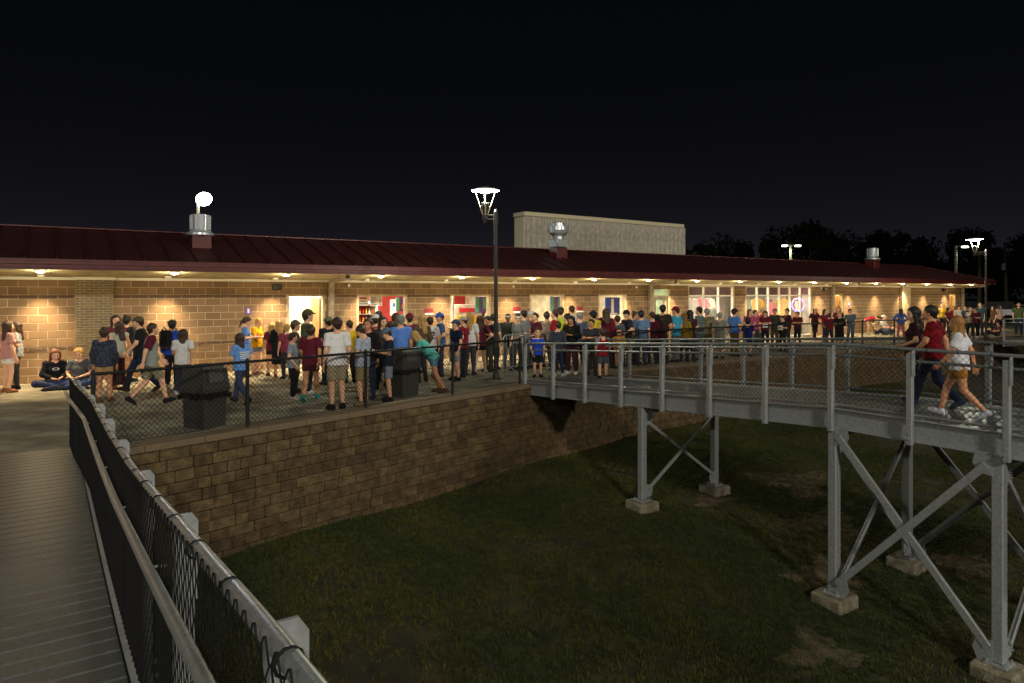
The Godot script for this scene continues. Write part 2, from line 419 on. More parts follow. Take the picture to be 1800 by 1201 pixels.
	[12.14, 0.0, -15.74, -138, 1.75, "stand", "m", "short", "3a2618", "98121f", "l", "2a2a34", "l", "2a2a2a", "", "e0ac8a", "man in bright red pullover facing left"],
	[11.31, 0.0, -14.52, 137, 1.47, "stand2", "f", "short", "3a2618", "343845", "l", "20283c", "l", "b8b4b0", "", "e0ac8a", "person in slate blue hoodie behind the bridge railing"],
	[13.38, 0.0, -17.03, 137, 1.78, "stand", "m", "short", "3a2618", "b4c43a", "s", "2a2a34", "l", "2a2a2a", "2a2a20", "e0ac8a", "man in neon green shirt close to the counter"],
	[14.6, 0.0, -17.99, 161, 1.81, "stand", "m", "short", "3a2618", "d2ccc6", "s", "2a2a34", "l", "2a2a2a", "", "e0ac8a", "man in white tee against the wall between the windows"],
	[12.68, 0.0, -15.86, -149, 1.62, "stand", "f", "bun", "14100e", "bb8414", "s", "2a2a34", "l", "2a2a2a", "", "e0ac8a", "woman in mustard shirt right of the red pullover"],
	[11.94, 0.0, -14.72, -59, 1.62, "phone", "f", "long", "14100e", "15120f", "l", "3a1a24", "l", "c8c0c0", "", "c98d66", "woman with long black hair in black jacket embracing someone"],
	[12.79, 0.0, -15.4, 155, 1.68, "stand2", "m", "short", "8a857c", "474c62", "s", "2a2a34", "l", "2a2a2a", "", "e0ac8a", "grey haired man in slate polo"],
	[13.26, 0.0, -15.34, 169, 1.71, "stand", "m", "short", "14100e", "c8b81e", "n", "2a2a34", "l", "2a2a2a", "1a2238", "e0ac8a", "man in navy knit cap and neon yellow vest"],
	[12.19, 0.0, -14.17, -51, 1.53, "cross", "m", "short", "14100e", "2a2c30", "s", "3a3028", "l", "1a1a1a", "", "c98d66", "man with black hair and crossed arms leaning by the railing"],
	[12.0, 0.0, -13.5, 153, 1.34, "child", "m", "short", "3a2618", "8a1424", "s", "4a505c", "s", "1a1a1a", "", "e0ac8a", "child in red vest over grey sleeves and grey shorts at the railing"],
	[13.8, 0.0, -15.37, 128, 1.78, "stand2", "f", "long", "3a2618", "5e1426", "l", "2a2a34", "l", "2a2a2a", "", "e0ac8a", "broad backed person in maroon shirt near the blue lit window"],
	[13.96, 0.0, -14.98, -43, 1.2, "child", "f", "short", "3a2618", "c8880e", "s", "b87a10", "s", "2a2a2a", "", "c98d66", "child in orange yellow outfit beside the steel barrier"],
	[14.19, 0.0, -15.31, 167, 1.56, "stand", "f", "short", "3a2618", "565a66", "s", "2a2a34", "l", "2a2a2a", "", "e0ac8a", "woman in grey blue tee over the steel barrier"],
	[14.63, 0.0, -15.38, -104, 1.71, "stand2", "m", "short", "14100e", "24262e", "s", "2a2a34", "l", "2a2a2a", "15151a", "e0ac8a", "man in black cap and charcoal shirt right of the blue lit window"],
	[15.26, 0.0, -15.38, 133, 1.69, "stand", "m", "short", "14100e", "5f7ba0", "s", "3a4458", "l", "2a2a2a", "", "e0ac8a", "man in denim blue shirt with his back to the camera"],
	[15.33, 0.0, -15.71, 16, 1.64, "stand", "f", "bun", "3a2618", "8a6a5a", "s", "2a2a34", "l", "2a2a2a", "", "e0ac8a", "woman with a topknot left of the denim shirt"],
	[15.73, 0.0, -15.38, 154, 1.64, "stand2", "f", "short", "3a2618", "42101c", "l", "2a2a34", "l", "2a2a2a", "", "e0ac8a", "short haired woman in dark maroon top by the steel column"],
	[16.22, 0.0, -15.38, 128, 1.86, "stand", "m", "short", "14100e", "26281e", "s", "2a2a34", "l", "2a2a2a", "", "c98d66", "very tall man in dark olive shirt before the narrow door glass"],
	[16.15, 0.0, -15.38, 129, 1.49, "stand", "m", "short", "3a2618", "3c0d18", "s", "26141a", "l", "2a2a2a", "", "c98d66", "boy in dark maroon tee in front of the very tall man"],
	[16.82, 0.0, -15.38, -168, 1.79, "stand2", "m", "short", "3a2618", "3fa4c4", "s", "6a6e74", "l", "2a2a2a", "6c1428", "e0ac8a", "man in maroon cap and turquoise tee"],
	[17.22, 0.0, -15.38, 122, 1.57, "stand", "f", "long", "7a5a24", "8a6a1c", "l", "22262c", "l", "2a2a2a", "", "e0ac8a", "person with mustard brown hair and coat right of the turquoise tee"],
	[17.47, 0.0, -15.38, 151, 1.67, "stand2", "f", "long", "14100e", "4c1c28", "s", "2a2a34", "l", "2a2a2a", "", "e0ac8a", "woman with long dark hair in wine tee"],
	[17.93, 0.0, -15.38, -159, 1.78, "stand", "m", "short", "14100e", "5d6f6c", "s", "5a6068", "l", "2a2a2a", "", "e0ac8a", "man in sage grey tee facing left before the shop window"],
	[19.04, 0.0, -15.97, 110, 1.69, "stand", "m", "short", "8a857c", "b8ab88", "s", "6a5c40", "l", "2a2a2a", "", "e0ac8a", "grey haired man in tan patterned shirt at the shop window"],
	[18.97, 0.0, -15.38, 124, 1.57, "stand", "f", "short", "8a857c", "7a7a70", "s", "76766c", "k", "3a3a3a", "", "e0ac8a", "grey haired woman in grey dress behind the black fence"],
	[20.19, 0.0, -15.71, 88, 1.68, "stand", "m", "short", "3a2618", "4a7ac8", "s", "6a5628", "l", "3a2a20", "20242c", "e0ac8a", "bearded man in black cap, blue tee and khaki trousers"],
	[20.5, 0.0, -15.38, 122, 1.37, "child", "m", "short", "14100e", "16246c", "s", "1a2250", "s", "222222", "", "e0ac8a", "boy in dark blue clothes at the black fence"],
	[22.91, 0.0, -17.1, -33, 1.6, "stand2", "f", "long", "6a3a20", "b04a64", "s", "8a5a50", "s", "2a2a2a", "", "e0ac8a", "woman in pink tee behind the boy in dark blue"],
	[23.57, 0.0, -17.32, 6, 1.56, "stand", "f", "short", "3a2618", "a8506a", "s", "3a3a44", "l", "2a2a2a", "", "e0ac8a", "woman in rose shirt turned to her neighbour"],
	[26.12, 0.0, -18.96, -114, 1.54, "stand", "f", "bun", "b08a4e", "7a2a48", "s", "3a3a44", "l", "2a2a2a", "", "e0ac8a", "blonde woman in plum shirt beneath the shop window"],
	[24.29, 0.0, -17.39, -54, 1.52, "phone", "f", "long", "3a2618", "5c1a2c", "s", "17171c", "l", "2a2a2a", "", "e0ac8a", "woman in maroon tee carrying a white tag"],
	[24.82, 0.0, -17.31, -70, 1.59, "stand", "m", "short", "3a2618", "35342a", "s", "4a3a22", "l", "2a2a2a", "", "c98d66", "man in dark brown shirt and trousers right of the maroon tee"],
	[23.29, 0.0, -15.89, -86, 1.38, "phone", "f", "short", "3a2618", "1b1c1e", "s", "1b1c1e", "l", "2a2a2a", "", "e0ac8a", "girl in black tee with a white tag"],
	[25.68, 0.0, -17.31, -116, 1.58, "stand2", "f", "bun", "3a2618", "3c1420", "l", "22202a", "l", "2a2a2a", "", "e0ac8a", "woman in dark maroon hoodie behind the girl in black"],
	[26.61, 0.0, -17.44, -77, 1.44, "cross", "f", "short", "6a3a20", "43121f", "s", "15151a", "l", "2a2a2a", "", "c98d66", "woman with bobbed hair in maroon tee and black leggings"],
	[30.17, 0.0, -18.87, -38, 1.52, "walk", "f", "long", "14100e", "3a1a1e", "s", "121216", "l", "8a6a50", "", "c98d66", "woman with long dark hair in black trousers right of the shop"],
	[29.5, 0.0, -17.95, -19, 1.49, "stand2", "f", "long", "14100e", "6a1c28", "s", "2a2a34", "l", "2a2a2a", "", "e0ac8a", "woman with black hair in crimson tee behind the red back"],
	[27.44, 0.0, -16.49, 119, 1.38, "hips", "m", "short", "3a2618", "6e0f1c", "s", "222a40", "l", "2a2a2a", "", "c98d66", "man in red tee with elbows out at the black fence"],
	[31.11, 0.0, -18.24, -55, 1.57, "stand", "f", "long", "6a3a20", "4a1a28", "s", "2a2a34", "l", "2a2a2a", "", "e0ac8a", "tall woman with auburn hair facing the fence"],
	[26.38, 0.0, -15.42, -75, 1.47, "cross", "f", "short", "b08a4e", "121316", "l", "101114", "k", "2a2a2a", "", "e0ac8a", "blonde woman in long black dress leaning on the black fence"],
	[29.79, 0.0, -16.9, -50, 1.53, "stand2", "m", "short", "3a2618", "4c5c68", "s", "5c6270", "l", "222222", "", "e0ac8a", "man in blue grey tee and jeans standing alone at the fence"],
	[37.23, 0.0, -20.1, 28, 1.44, "bend", "f", "short", "3a2618", "8e2438", "s", "c89a80", "s", "b8b0a8", "", "e0ac8a", "person in crimson top bending over by the wall"],
	[37.08, 0.0, -19.58, -2, 1.53, "sitl", "m", "short", "3a2618", "8a7a60", "s", "2a3450", "l", "2a2a2a", "", "e0ac8a", "person sitting on the ground with a dark bag by the wall"],
	[37.49, 0.0, -19.3, 7, 1.94, "sitl", "m", "short", "3a2618", "c0bcb8", "s", "4a5468", "s", "d8d4d0", "d8d6d2", "e0ac8a", "person in white cap sitting against the wall"],
	[34.84, 0.0, -17.19, 111, 1.46, "hips", "f", "long", "14100e", "3a5aa8", "l", "b05a62", "l", "3a2a20", "", "e0ac8a", "girl with long black hair in blue jacket and pink leggings"],
	[38.79, 0.0, -18.42, 105, 1.54, "stand", "f", "long", "14100e", "4a1420", "s", "2a2a34", "l", "2a2a2a", "", "c98d66", "woman with long black hair in maroon behind the bridge walkers"],
	[42.36, 0.0, -18.6, -46, 1.6, "stand", "m", "short", "b08a4e", "c09a2a", "s", "2a2a34", "l", "2a2a2a", "", "e0ac8a", "fair haired person in yellow near the corner door"],
	[41.43, 0.0, -17.89, -7, 1.43, "stand2", "f", "long", "14100e", "5e1424", "s", "2a2a34", "l", "2a2a2a", "", "e0ac8a", "woman in maroon left of the corner door group"],
	[42.9, 0.0, -18.23, -97, 1.47, "stand", "m", "short", "3a2618", "6a1c2a", "s", "2a2a34", "l", "2a2a2a", "", "e0ac8a", "man in maroon shirt under the corner door"],
	[42.53, 0.0, -17.81, -57, 1.51, "stand2", "m", "short", "3a2618", "c8c0b4", "s", "2a2a34", "l", "2a2a2a", "", "e0ac8a", "man in cream shirt right of the corner door"],
	[41.63, 0.0, -17.12, -108, 1.53, "stand", "m", "short", "3a2618", "5a6c8c", "s", "2a2a34", "l", "2a2a2a", "", "e0ac8a", "man in blue plaid shirt right of the cream shirt"],
	[39.15, 0.0, -15.86, -88, 1.49, "stand2", "f", "short", "b08a4e", "d0ccc4", "s", "2a2a34", "l", "2a2a2a", "", "e0ac8a", "person in white left of the maroon emblem shirt"],
	[38.52, 0.0, -15.38, -93, 1.51, "phone", "f", "short", "3a2618", "5a1420", "s", "15151a", "l", "c8c8c8", "", "e0ac8a", "woman in maroon shirt with yellow emblem near the right lamp post"],
	[40.62, 0.0, -16.0, -98, 1.74, "stand", "m", "short", "3a2618", "2c4048", "s", "2a2a34", "l", "2a2a2a", "", "e0ac8a", "tall man in dark teal shirt left of the right lamp post"],
	[42.32, 0.0, -16.04, -129, 1.54, "stand", "f", "long", "3a2618", "6a4a3a", "s", "2a2a34", "l", "2a2a2a", "", "e0ac8a", "woman in brown top just right of the right lamp post"],
	[45.73, 0.0, -17.02, -10, 1.56, "stand2", "f", "long", "3a2618", "d0b09a", "s", "2a2a34", "l", "2a2a2a", "", "e0ac8a", "woman in cream top carrying an orange item"],
	[43.79, 0.0, -15.38, -71, 1.72, "stand", "m", "short", "3a2618", "525e38", "s", "20283c", "l", "2a2a2a", "", "e0ac8a", "man in olive green tee at the far right"],
	[40.97, 0.0, -15.38, -129, 1.37, "sitl", "m", "short", "14100e", "4a2430", "s", "15151a", "l", "15151a", "", "c98d66", "person in dark clothes sitting on the ground below the right lamp post"],
	[11.38, 0.47, -5.13, -166, 1.59, "walk", "m", "short", "14100e", "a01826", "s", "161e34", "l", "2a2e3c", "", "c98d66", "man in red mottled shirt and dark jeans walking on the bridge"],
	[10.71, 0.47, -4.48, -167, 1.45, "walk", "f", "long", "9a6a30", "dcdce2", "s", "a8702c", "s", "d8d8e4", "", "c98d66", "woman with long golden hair in loose white shirt walking on the bridge"],
	[11.72, 0.47, -5.58, -160, 1.54, "stand2", "f", "long", "14100e", "3a1c26", "s", "121218", "l", "c09a88", "", "e0ac8a", "woman in dark clothes on the far side of the red shirt on the bridge"],
]

# ------------------------------------------------------------------ people
class Field:
	var o: Vector3
	var s: float
	var nx: int
	var ny: int
	var nz: int
	var g := PackedFloat32Array()

	func _init(lo: Vector3, hi: Vector3, cell: float) -> void:
		o = lo
		s = cell
		nx = int((hi.x - lo.x) / cell) + 2
		ny = int((hi.y - lo.y) / cell) + 2
		nz = int((hi.z - lo.z) / cell) + 2
		g.resize(nx * ny * nz)
		g.fill(1.0)

	# tapered capsule a-b joined with a smooth minimum; fl squeezes along ax; the part beyond the plane (cp, cn) is cut off
	func cap(a: Vector3, b: Vector3, ra: float, rb: float, k := 0.03, fl := 1.0, ax := Vector3(0, 0, 1), cn := Vector3.ZERO, cp := Vector3.ZERO) -> void:
		var r := maxf(ra, rb) + k + s * 1.6
		var lo := Vector3(minf(a.x, b.x) - r, minf(a.y, b.y) - r, minf(a.z, b.z) - r)
		var hi := Vector3(maxf(a.x, b.x) + r, maxf(a.y, b.y) + r, maxf(a.z, b.z) + r)
		var x0 := maxi(0, int((lo.x - o.x) / s))
		var y0 := maxi(0, int((lo.y - o.y) / s))
		var z0 := maxi(0, int((lo.z - o.z) / s))
		var x1 := mini(nx, int((hi.x - o.x) / s) + 2)
		var y1 := mini(ny, int((hi.y - o.y) / s) + 2)
		var z1 := mini(nz, int((hi.z - o.z) / s) + 2)
		var ba := b - a
		if fl != 1.0:
			ba += ax * (ba.dot(ax) * (fl - 1.0))
		var bb := maxf(ba.length_squared(), 1e-8)
		var cutting := cn != Vector3.ZERO
		var dr := rb - ra
		for z in range(z0, z1):
			for y in range(y0, y1):
				var i := (z * ny + y) * nx
				for x in range(x0, x1):
					var p := Vector3(o.x + x * s, o.y + y * s, o.z + z * s)
					var pa := p - a
					if fl != 1.0:
						pa += ax * (pa.dot(ax) * (fl - 1.0))
					var t := clampf(pa.dot(ba) / bb, 0.0, 1.0)
					var d := (pa - ba * t).length() - ra - dr * t
					if cutting:
						d = maxf(d, (p - cp).dot(cn))
					var e := g[i + x]
					var h := k - absf(d - e)
					if h > 0.0:
						g[i + x] = minf(d, e) - h * h * 0.25 / k
					elif d < e:
						g[i + x] = d

	# keep only what lies behind the plane
	func cut(cp: Vector3, cn: Vector3) -> void:
		for z in nz:
			for y in ny:
				var i := (z * ny + y) * nx
				for x in nx:
					var d := (Vector3(o.x + x * s, o.y + y * s, o.z + z * s) - cp).dot(cn)
					if d > g[i + x]:
						g[i + x] = d

	# surface nets -> [vertices, normals, indices]
	func nets(wob: FastNoiseLite = null, amp := 0.0) -> Array:
		var ids := PackedInt32Array()
		ids.resize(nx * ny * nz)
		ids.fill(-1)
		var vs := PackedVector3Array()
		var sx := 1
		var sy := nx
		var sz := nx * ny
		for z in nz - 1:
			for y in ny - 1:
				var row := (z * ny + y) * nx
				for x in nx - 1:
					var i := row + x
					var a0 := g[i]
					var a1 := g[i + sx]
					var a2 := g[i + sy]
					var a3 := g[i + sx + sy]
					var a4 := g[i + sz]
					var a5 := g[i + sx + sz]
					var a6 := g[i + sy + sz]
					var a7 := g[i + sx + sy + sz]
					var neg := int(a0 < 0.0) + int(a1 < 0.0) + int(a2 < 0.0) + int(a3 < 0.0) + int(a4 < 0.0) + int(a5 < 0.0) + int(a6 < 0.0) + int(a7 < 0.0)
					if neg == 0 or neg == 8:
						continue
					var q := [a0, a1, a2, a3, a4, a5, a6, a7]
					var sum := Vector3.ZERO
					var cnt := 0
					for e in [[0, 1], [2, 3], [4, 5], [6, 7], [0, 2], [1, 3], [4, 6], [5, 7], [0, 4], [1, 5], [2, 6], [3, 7]]:
						var u: float = q[e[0]]
						var w: float = q[e[1]]
						if (u < 0.0) != (w < 0.0):
							var t := u / (u - w)
							var c0: int = e[0]
							var c1: int = e[1]
							sum += Vector3(lerpf(c0 & 1, c1 & 1, t), lerpf((c0 >> 1) & 1, (c1 >> 1) & 1, t), lerpf(c0 >> 2, c1 >> 2, t))
							cnt += 1
					ids[i] = vs.size()
					vs.append(o + (Vector3(x, y, z) + sum / cnt) * s)
		var ix := PackedInt32Array()
		for z in range(1, nz - 1):
			for y in range(1, ny - 1):
				var row := (z * ny + y) * nx
				for x in range(1, nx - 1):
					var i := row + x
					if ids[i] < 0:
						continue
					var neg := g[i] < 0.0
					if neg != (g[i + sx] < 0.0):
						quad(ix, ids[i - sy - sz], ids[i - sz], ids[i], ids[i - sy], neg)
					if neg != (g[i + sy] < 0.0):
						quad(ix, ids[i - sx - sz], ids[i - sx], ids[i], ids[i - sz], neg)
					if neg != (g[i + sz] < 0.0):
						quad(ix, ids[i - sx - sy], ids[i - sy], ids[i], ids[i - sx], neg)
		var ns := normals(vs, ix)
		if wob:
			for k in vs.size():
				vs[k] += ns[k] * (wob.get_noise_3dv(vs[k]) * amp)
			ns = normals(vs, ix)
		return [vs, ns, ix]

	func quad(ix: PackedInt32Array, a: int, b: int, c: int, d: int, neg: bool) -> void:
		if a < 0 or b < 0 or c < 0 or d < 0:
			return
		if neg:
			ix.append_array([a, c, b, a, d, c])
		else:
			ix.append_array([a, b, c, a, c, d])

	func normals(vs: PackedVector3Array, ix: PackedInt32Array) -> PackedVector3Array:
		var ns := PackedVector3Array()
		ns.resize(vs.size())
		for k in range(0, ix.size(), 3):
			var a := ix[k]
			var b := ix[k + 1]
			var c := ix[k + 2]
			var f := (vs[c] - vs[a]).cross(vs[b] - vs[a])
			ns[a] += f
			ns[b] += f
			ns[c] += f
		for k in ns.size():
			ns[k] = ns[k].normalized()
		return ns

var cloth_noise := FastNoiseLite.new()
var pose_cache := {}
var mesh_cache := {}
var head_data: Array
var head_color: PackedColorArray
var hand_data := {}

func raw_mesh(d: Array, colors := PackedColorArray()) -> ArrayMesh:
	var arr := []
	arr.resize(Mesh.ARRAY_MAX)
	arr[Mesh.ARRAY_VERTEX] = d[0]
	arr[Mesh.ARRAY_NORMAL] = d[1]
	arr[Mesh.ARRAY_INDEX] = d[2]
	if colors.size():
		arr[Mesh.ARRAY_COLOR] = colors
	var m := ArrayMesh.new()
	m.add_surface_from_arrays(Mesh.PRIMITIVE_TRIANGLES, arr)
	return m

func joined(into: Array, d: Array, xf: Transform3D) -> void:
	var b: int = into[0].size()
	for p in d[0]:
		into[0].append(xf * p)
	for q in d[1]:
		into[1].append((xf.basis * q).normalized())
	for i in d[2]:
		into[2].append(b + i)

func make_head() -> void:
	var f := Field.new(Vector3(-0.12, -0.2, -0.14), Vector3(0.12, 0.15, 0.15), 0.0085)
	f.cap(Vector3(0, 0.035, -0.02), Vector3(0, 0.03, 0.0), 0.09, 0.086, 0.03, 1.0)
	f.cap(Vector3(0, -0.02, 0.025), Vector3(0, -0.05, 0.03), 0.066, 0.056, 0.04)
	f.cap(Vector3(0, -0.075, 0.045), Vector3(0, -0.09, 0.055), 0.036, 0.026, 0.04)
	f.cap(Vector3(0, -0.06, -0.03), Vector3(0, -0.19, -0.04), 0.052, 0.058, 0.03)
	f.cap(Vector3(0, 0.012, 0.083), Vector3(0, -0.03, 0.103), 0.009, 0.014, 0.012)
	f.cap(Vector3(-0.016, -0.072, 0.082), Vector3(0.016, -0.072, 0.082), 0.008, 0.008, 0.012)
	for e in [-1.0, 1.0]:
		f.cap(Vector3(e * 0.086, 0.005, -0.012), Vector3(e * 0.088, -0.03, -0.004), 0.02, 0.012, 0.01, 2.0, Vector3(1, 0, 0))
		f.cap(Vector3(e * 0.015, 0.035, 0.08), Vector3(e * 0.045, 0.036, 0.068), 0.01, 0.009, 0.02)
		f.cap(Vector3(e * 0.04, -0.035, 0.06), Vector3(e * 0.045, -0.03, 0.055), 0.022, 0.02, 0.03)
	head_data = f.nets()
	for p in head_data[0]:
		var q: Vector3 = p
		var c := Color.WHITE
		var ex := Vector2(absf(q.x) - 0.034, q.y - 0.01)
		if q.z > 0.05:
			if ex.length() < 0.013:
				c = Color(0.12, 0.09, 0.08)
			elif absf(ex.x) < 0.021 and absf(q.y - 0.034) < 0.007:
				c = Color(0.3, 0.2, 0.14)
			elif absf(q.x) < 0.026 and absf(q.y + 0.072) < 0.009:
				c = Color(0.8, 0.42, 0.4)
		head_color.append(c)

func make_hand(side: float) -> Array:
	var f := Field.new(Vector3(-0.09, -0.21, -0.04), Vector3(0.09, 0.03, 0.06), 0.0048)
	f.cap(Vector3(0, 0.02, 0), Vector3(0, -0.02, 0), 0.026, 0.027, 0.015, 1.3)
	f.cap(Vector3(-0.016, -0.03, 0), Vector3(-0.02, -0.082, 0.004), 0.024, 0.022, 0.015, 1.6)
	f.cap(Vector3(0.014, -0.03, 0), Vector3(0.02, -0.082, 0.004), 0.026, 0.022, 0.015, 1.6)
	var xs := [-0.033, -0.0115, 0.0105, 0.0325]
	var ln := [0.058, 0.075, 0.08, 0.07]
	for k in 4:
		var x: float = xs[k] * side
		var l: float = ln[k]
		f.cap(Vector3(x, -0.085, 0.003), Vector3(x * 1.08, -0.09 - l * 0.5, 0.012), 0.0095, 0.0088, 0.005)
		f.cap(Vector3(x * 1.08, -0.09 - l * 0.5, 0.012), Vector3(x * 1.06, -0.09 - l, 0.034), 0.0088, 0.0072, 0.004)
	f.cap(Vector3(0.026 * side, -0.025, 0.006), Vector3(0.05 * side, -0.06, 0.018), 0.017, 0.011, 0.008)
	f.cap(Vector3(0.05 * side, -0.06, 0.018), Vector3(0.05 * side, -0.095, 0.026), 0.0105, 0.0085, 0.004)
	return f.nets()

func pose(kind: String) -> Dictionary:
	if pose_cache.has(kind):
		return pose_cache[kind]
	var p := {
		"pel": Vector3(0, 0.93, 0), "che": Vector3(0, 1.24, 0), "nec": Vector3(0, 1.44, -0.02), "head": Vector3(0, 1.595, 0.01), "hrot": Vector3.ZERO,
		"sh": [Vector3(-0.17, 1.385, -0.01), Vector3(0.17, 1.385, -0.01)], "el": [Vector3(-0.235, 1.11, -0.03), Vector3(0.235, 1.11, -0.03)], "wr": [Vector3(-0.245, 0.87, 0.05), Vector3(0.245, 0.87, 0.05)],
		"hip": [Vector3(-0.085, 0.9, 0), Vector3(0.085, 0.9, 0)], "kn": [Vector3(-0.1, 0.49, 0.02), Vector3(0.1, 0.49, 0.02)], "an": [Vector3(-0.11, 0.085, -0.03), Vector3(0.11, 0.085, -0.03)],
		"foot": [Vector3(0, -12, 0), Vector3(0, 12, 0)],
		"hem": 0.83,
	}
	match kind:
		"stand2":
			p.pel = Vector3(0.03, 0.925, 0)
			p.hip = [Vector3(-0.055, 0.89, 0), Vector3(0.115, 0.905, 0)]
			p.kn = [Vector3(-0.1, 0.5, 0.08), Vector3(0.11, 0.49, 0.0)]
			p.an = [Vector3(-0.15, 0.085, 0.03), Vector3(0.1, 0.085, -0.03)]
			p.foot = [Vector3(0, -28, 0), Vector3(0, 6, 0)]
			p.el = [Vector3(-0.24, 1.12, -0.05), Vector3(0.24, 1.13, -0.06)]
			p.wr = [Vector3(-0.2, 0.9, 0.1), Vector3(0.13, 1.03, 0.15)]
			p.hrot = Vector3(6, 25, 0)
		"phone":
			p.el = [Vector3(-0.225, 1.12, 0.0), Vector3(0.225, 1.12, 0.0)]
			p.wr = [Vector3(-0.09, 1.14, 0.23), Vector3(0.08, 1.16, 0.23)]
			p.head = Vector3(0, 1.58, 0.055)
			p.hrot = Vector3(26, 0, 0)
		"cross":
			p.el = [Vector3(-0.245, 1.13, 0.04), Vector3(0.245, 1.13, 0.04)]
			p.wr = [Vector3(0.06, 1.17, 0.2), Vector3(-0.07, 1.15, 0.17)]
			p.hrot = Vector3(12, -12, 0)
			p.an = [Vector3(-0.13, 0.085, -0.03), Vector3(0.13, 0.085, 0.02)]
		"hips":
			p.el = [Vector3(-0.36, 1.14, -0.08), Vector3(0.36, 1.14, -0.08)]
			p.wr = [Vector3(-0.19, 0.99, 0.04), Vector3(0.19, 0.99, 0.04)]
			p.kn = [Vector3(-0.12, 0.49, 0.02), Vector3(0.12, 0.49, 0.02)]
			p.an = [Vector3(-0.16, 0.085, -0.03), Vector3(0.16, 0.085, -0.03)]
		"walk":
			p.pel = Vector3(0, 0.915, 0)
			p.nec = Vector3(0, 1.43, 0.02)
			p.head = Vector3(0, 1.585, 0.05)
			p.hip = [Vector3(-0.085, 0.885, 0.02), Vector3(0.085, 0.885, -0.02)]
			p.kn = [Vector3(-0.09, 0.5, 0.2), Vector3(0.09, 0.48, -0.08)]
			p.an = [Vector3(-0.09, 0.1, 0.29), Vector3(0.09, 0.16, -0.38)]
			p.foot = [Vector3(-14, 0, 0), Vector3(32, 0, 0)]
			p.el = [Vector3(-0.225, 1.13, -0.14), Vector3(0.225, 1.12, 0.07)]
			p.wr = [Vector3(-0.21, 0.91, -0.18), Vector3(0.18, 0.93, 0.24)]
		"bend":
			p.pel = Vector3(0, 0.92, -0.08)
			p.che = Vector3(0, 1.04, 0.21)
			p.nec = Vector3(0, 1.07, 0.42)
			p.head = Vector3(0, 1.06, 0.58)
			p.hrot = Vector3(60, 0, 0)
			p.sh = [Vector3(-0.17, 1.06, 0.36), Vector3(0.17, 1.06, 0.36)]
			p.el = [Vector3(-0.2, 0.8, 0.42), Vector3(0.2, 0.8, 0.42)]
			p.wr = [Vector3(-0.13, 0.6, 0.5), Vector3(0.13, 0.6, 0.5)]
			p.hip = [Vector3(-0.085, 0.88, -0.1), Vector3(0.085, 0.88, -0.1)]
			p.hem = -1.0
		"lean":
			p.pel = Vector3(0, 0.9, -0.06)
			p.che = Vector3(0, 1.16, 0.13)
			p.nec = Vector3(0, 1.3, 0.27)
			p.head = Vector3(0, 1.41, 0.39)
			p.hrot = Vector3(35, 0, 0)
			p.sh = [Vector3(-0.17, 1.26, 0.22), Vector3(0.17, 1.26, 0.22)]
			p.el = [Vector3(-0.24, 1.02, 0.3), Vector3(0.24, 1.02, 0.3)]
			p.wr = [Vector3(-0.12, 1.0, 0.5), Vector3(0.12, 1.0, 0.5)]
			p.hip = [Vector3(-0.085, 0.87, -0.07), Vector3(0.085, 0.87, -0.07)]
			p.kn = [Vector3(-0.1, 0.47, -0.1), Vector3(0.1, 0.47, -0.16)]
			p.an = [Vector3(-0.11, 0.085, -0.2), Vector3(0.11, 0.1, -0.36)]
			p.foot = [Vector3(0, -6, 0), Vector3(12, 6, 0)]
		"sitx":
			p.pel = Vector3(0, 0.15, 0)
			p.che = Vector3(0, 0.45, 0.02)
			p.nec = Vector3(0, 0.64, 0.04)
			p.head = Vector3(0, 0.785, 0.09)
			p.hrot = Vector3(20, 0, 0)
			p.sh = [Vector3(-0.17, 0.59, 0.03), Vector3(0.17, 0.59, 0.03)]
			p.el = [Vector3(-0.25, 0.34, 0.08), Vector3(0.25, 0.34, 0.08)]
			p.wr = [Vector3(-0.1, 0.27, 0.28), Vector3(0.1, 0.28, 0.28)]
			p.hip = [Vector3(-0.09, 0.13, 0.03), Vector3(0.09, 0.13, 0.03)]
			p.kn = [Vector3(-0.42, 0.17, 0.28), Vector3(0.42, 0.17, 0.28)]
			p.an = [Vector3(0.12, 0.07, 0.4), Vector3(-0.14, 0.07, 0.46)]
			p.foot = [Vector3(0, 70, 60), Vector3(0, -70, -60)]
			p.hem = 0.03
		"sitl":
			p.pel = Vector3(0, 0.13, -0.05)
			p.che = Vector3(0, 0.44, -0.13)
			p.nec = Vector3(0, 0.64, -0.14)
			p.head = Vector3(0, 0.79, -0.1)
			p.hrot = Vector3(8, 15, 0)
			p.sh = [Vector3(-0.17, 0.585, -0.13), Vector3(0.17, 0.585, -0.13)]
			p.el = [Vector3(-0.24, 0.35, 0.0), Vector3(0.24, 0.35, 0.0)]
			p.wr = [Vector3(-0.1, 0.3, 0.2), Vector3(0.12, 0.3, 0.2)]
			p.hip = [Vector3(-0.09, 0.12, 0), Vector3(0.09, 0.12, 0)]
			p.kn = [Vector3(-0.13, 0.33, 0.38), Vector3(0.13, 0.22, 0.43)]
			p.an = [Vector3(-0.12, 0.08, 0.7), Vector3(0.14, 0.08, 0.82)]
			p.foot = [Vector3(-25, -10, 0), Vector3(-45, 10, 0)]
			p.hem = 0.03
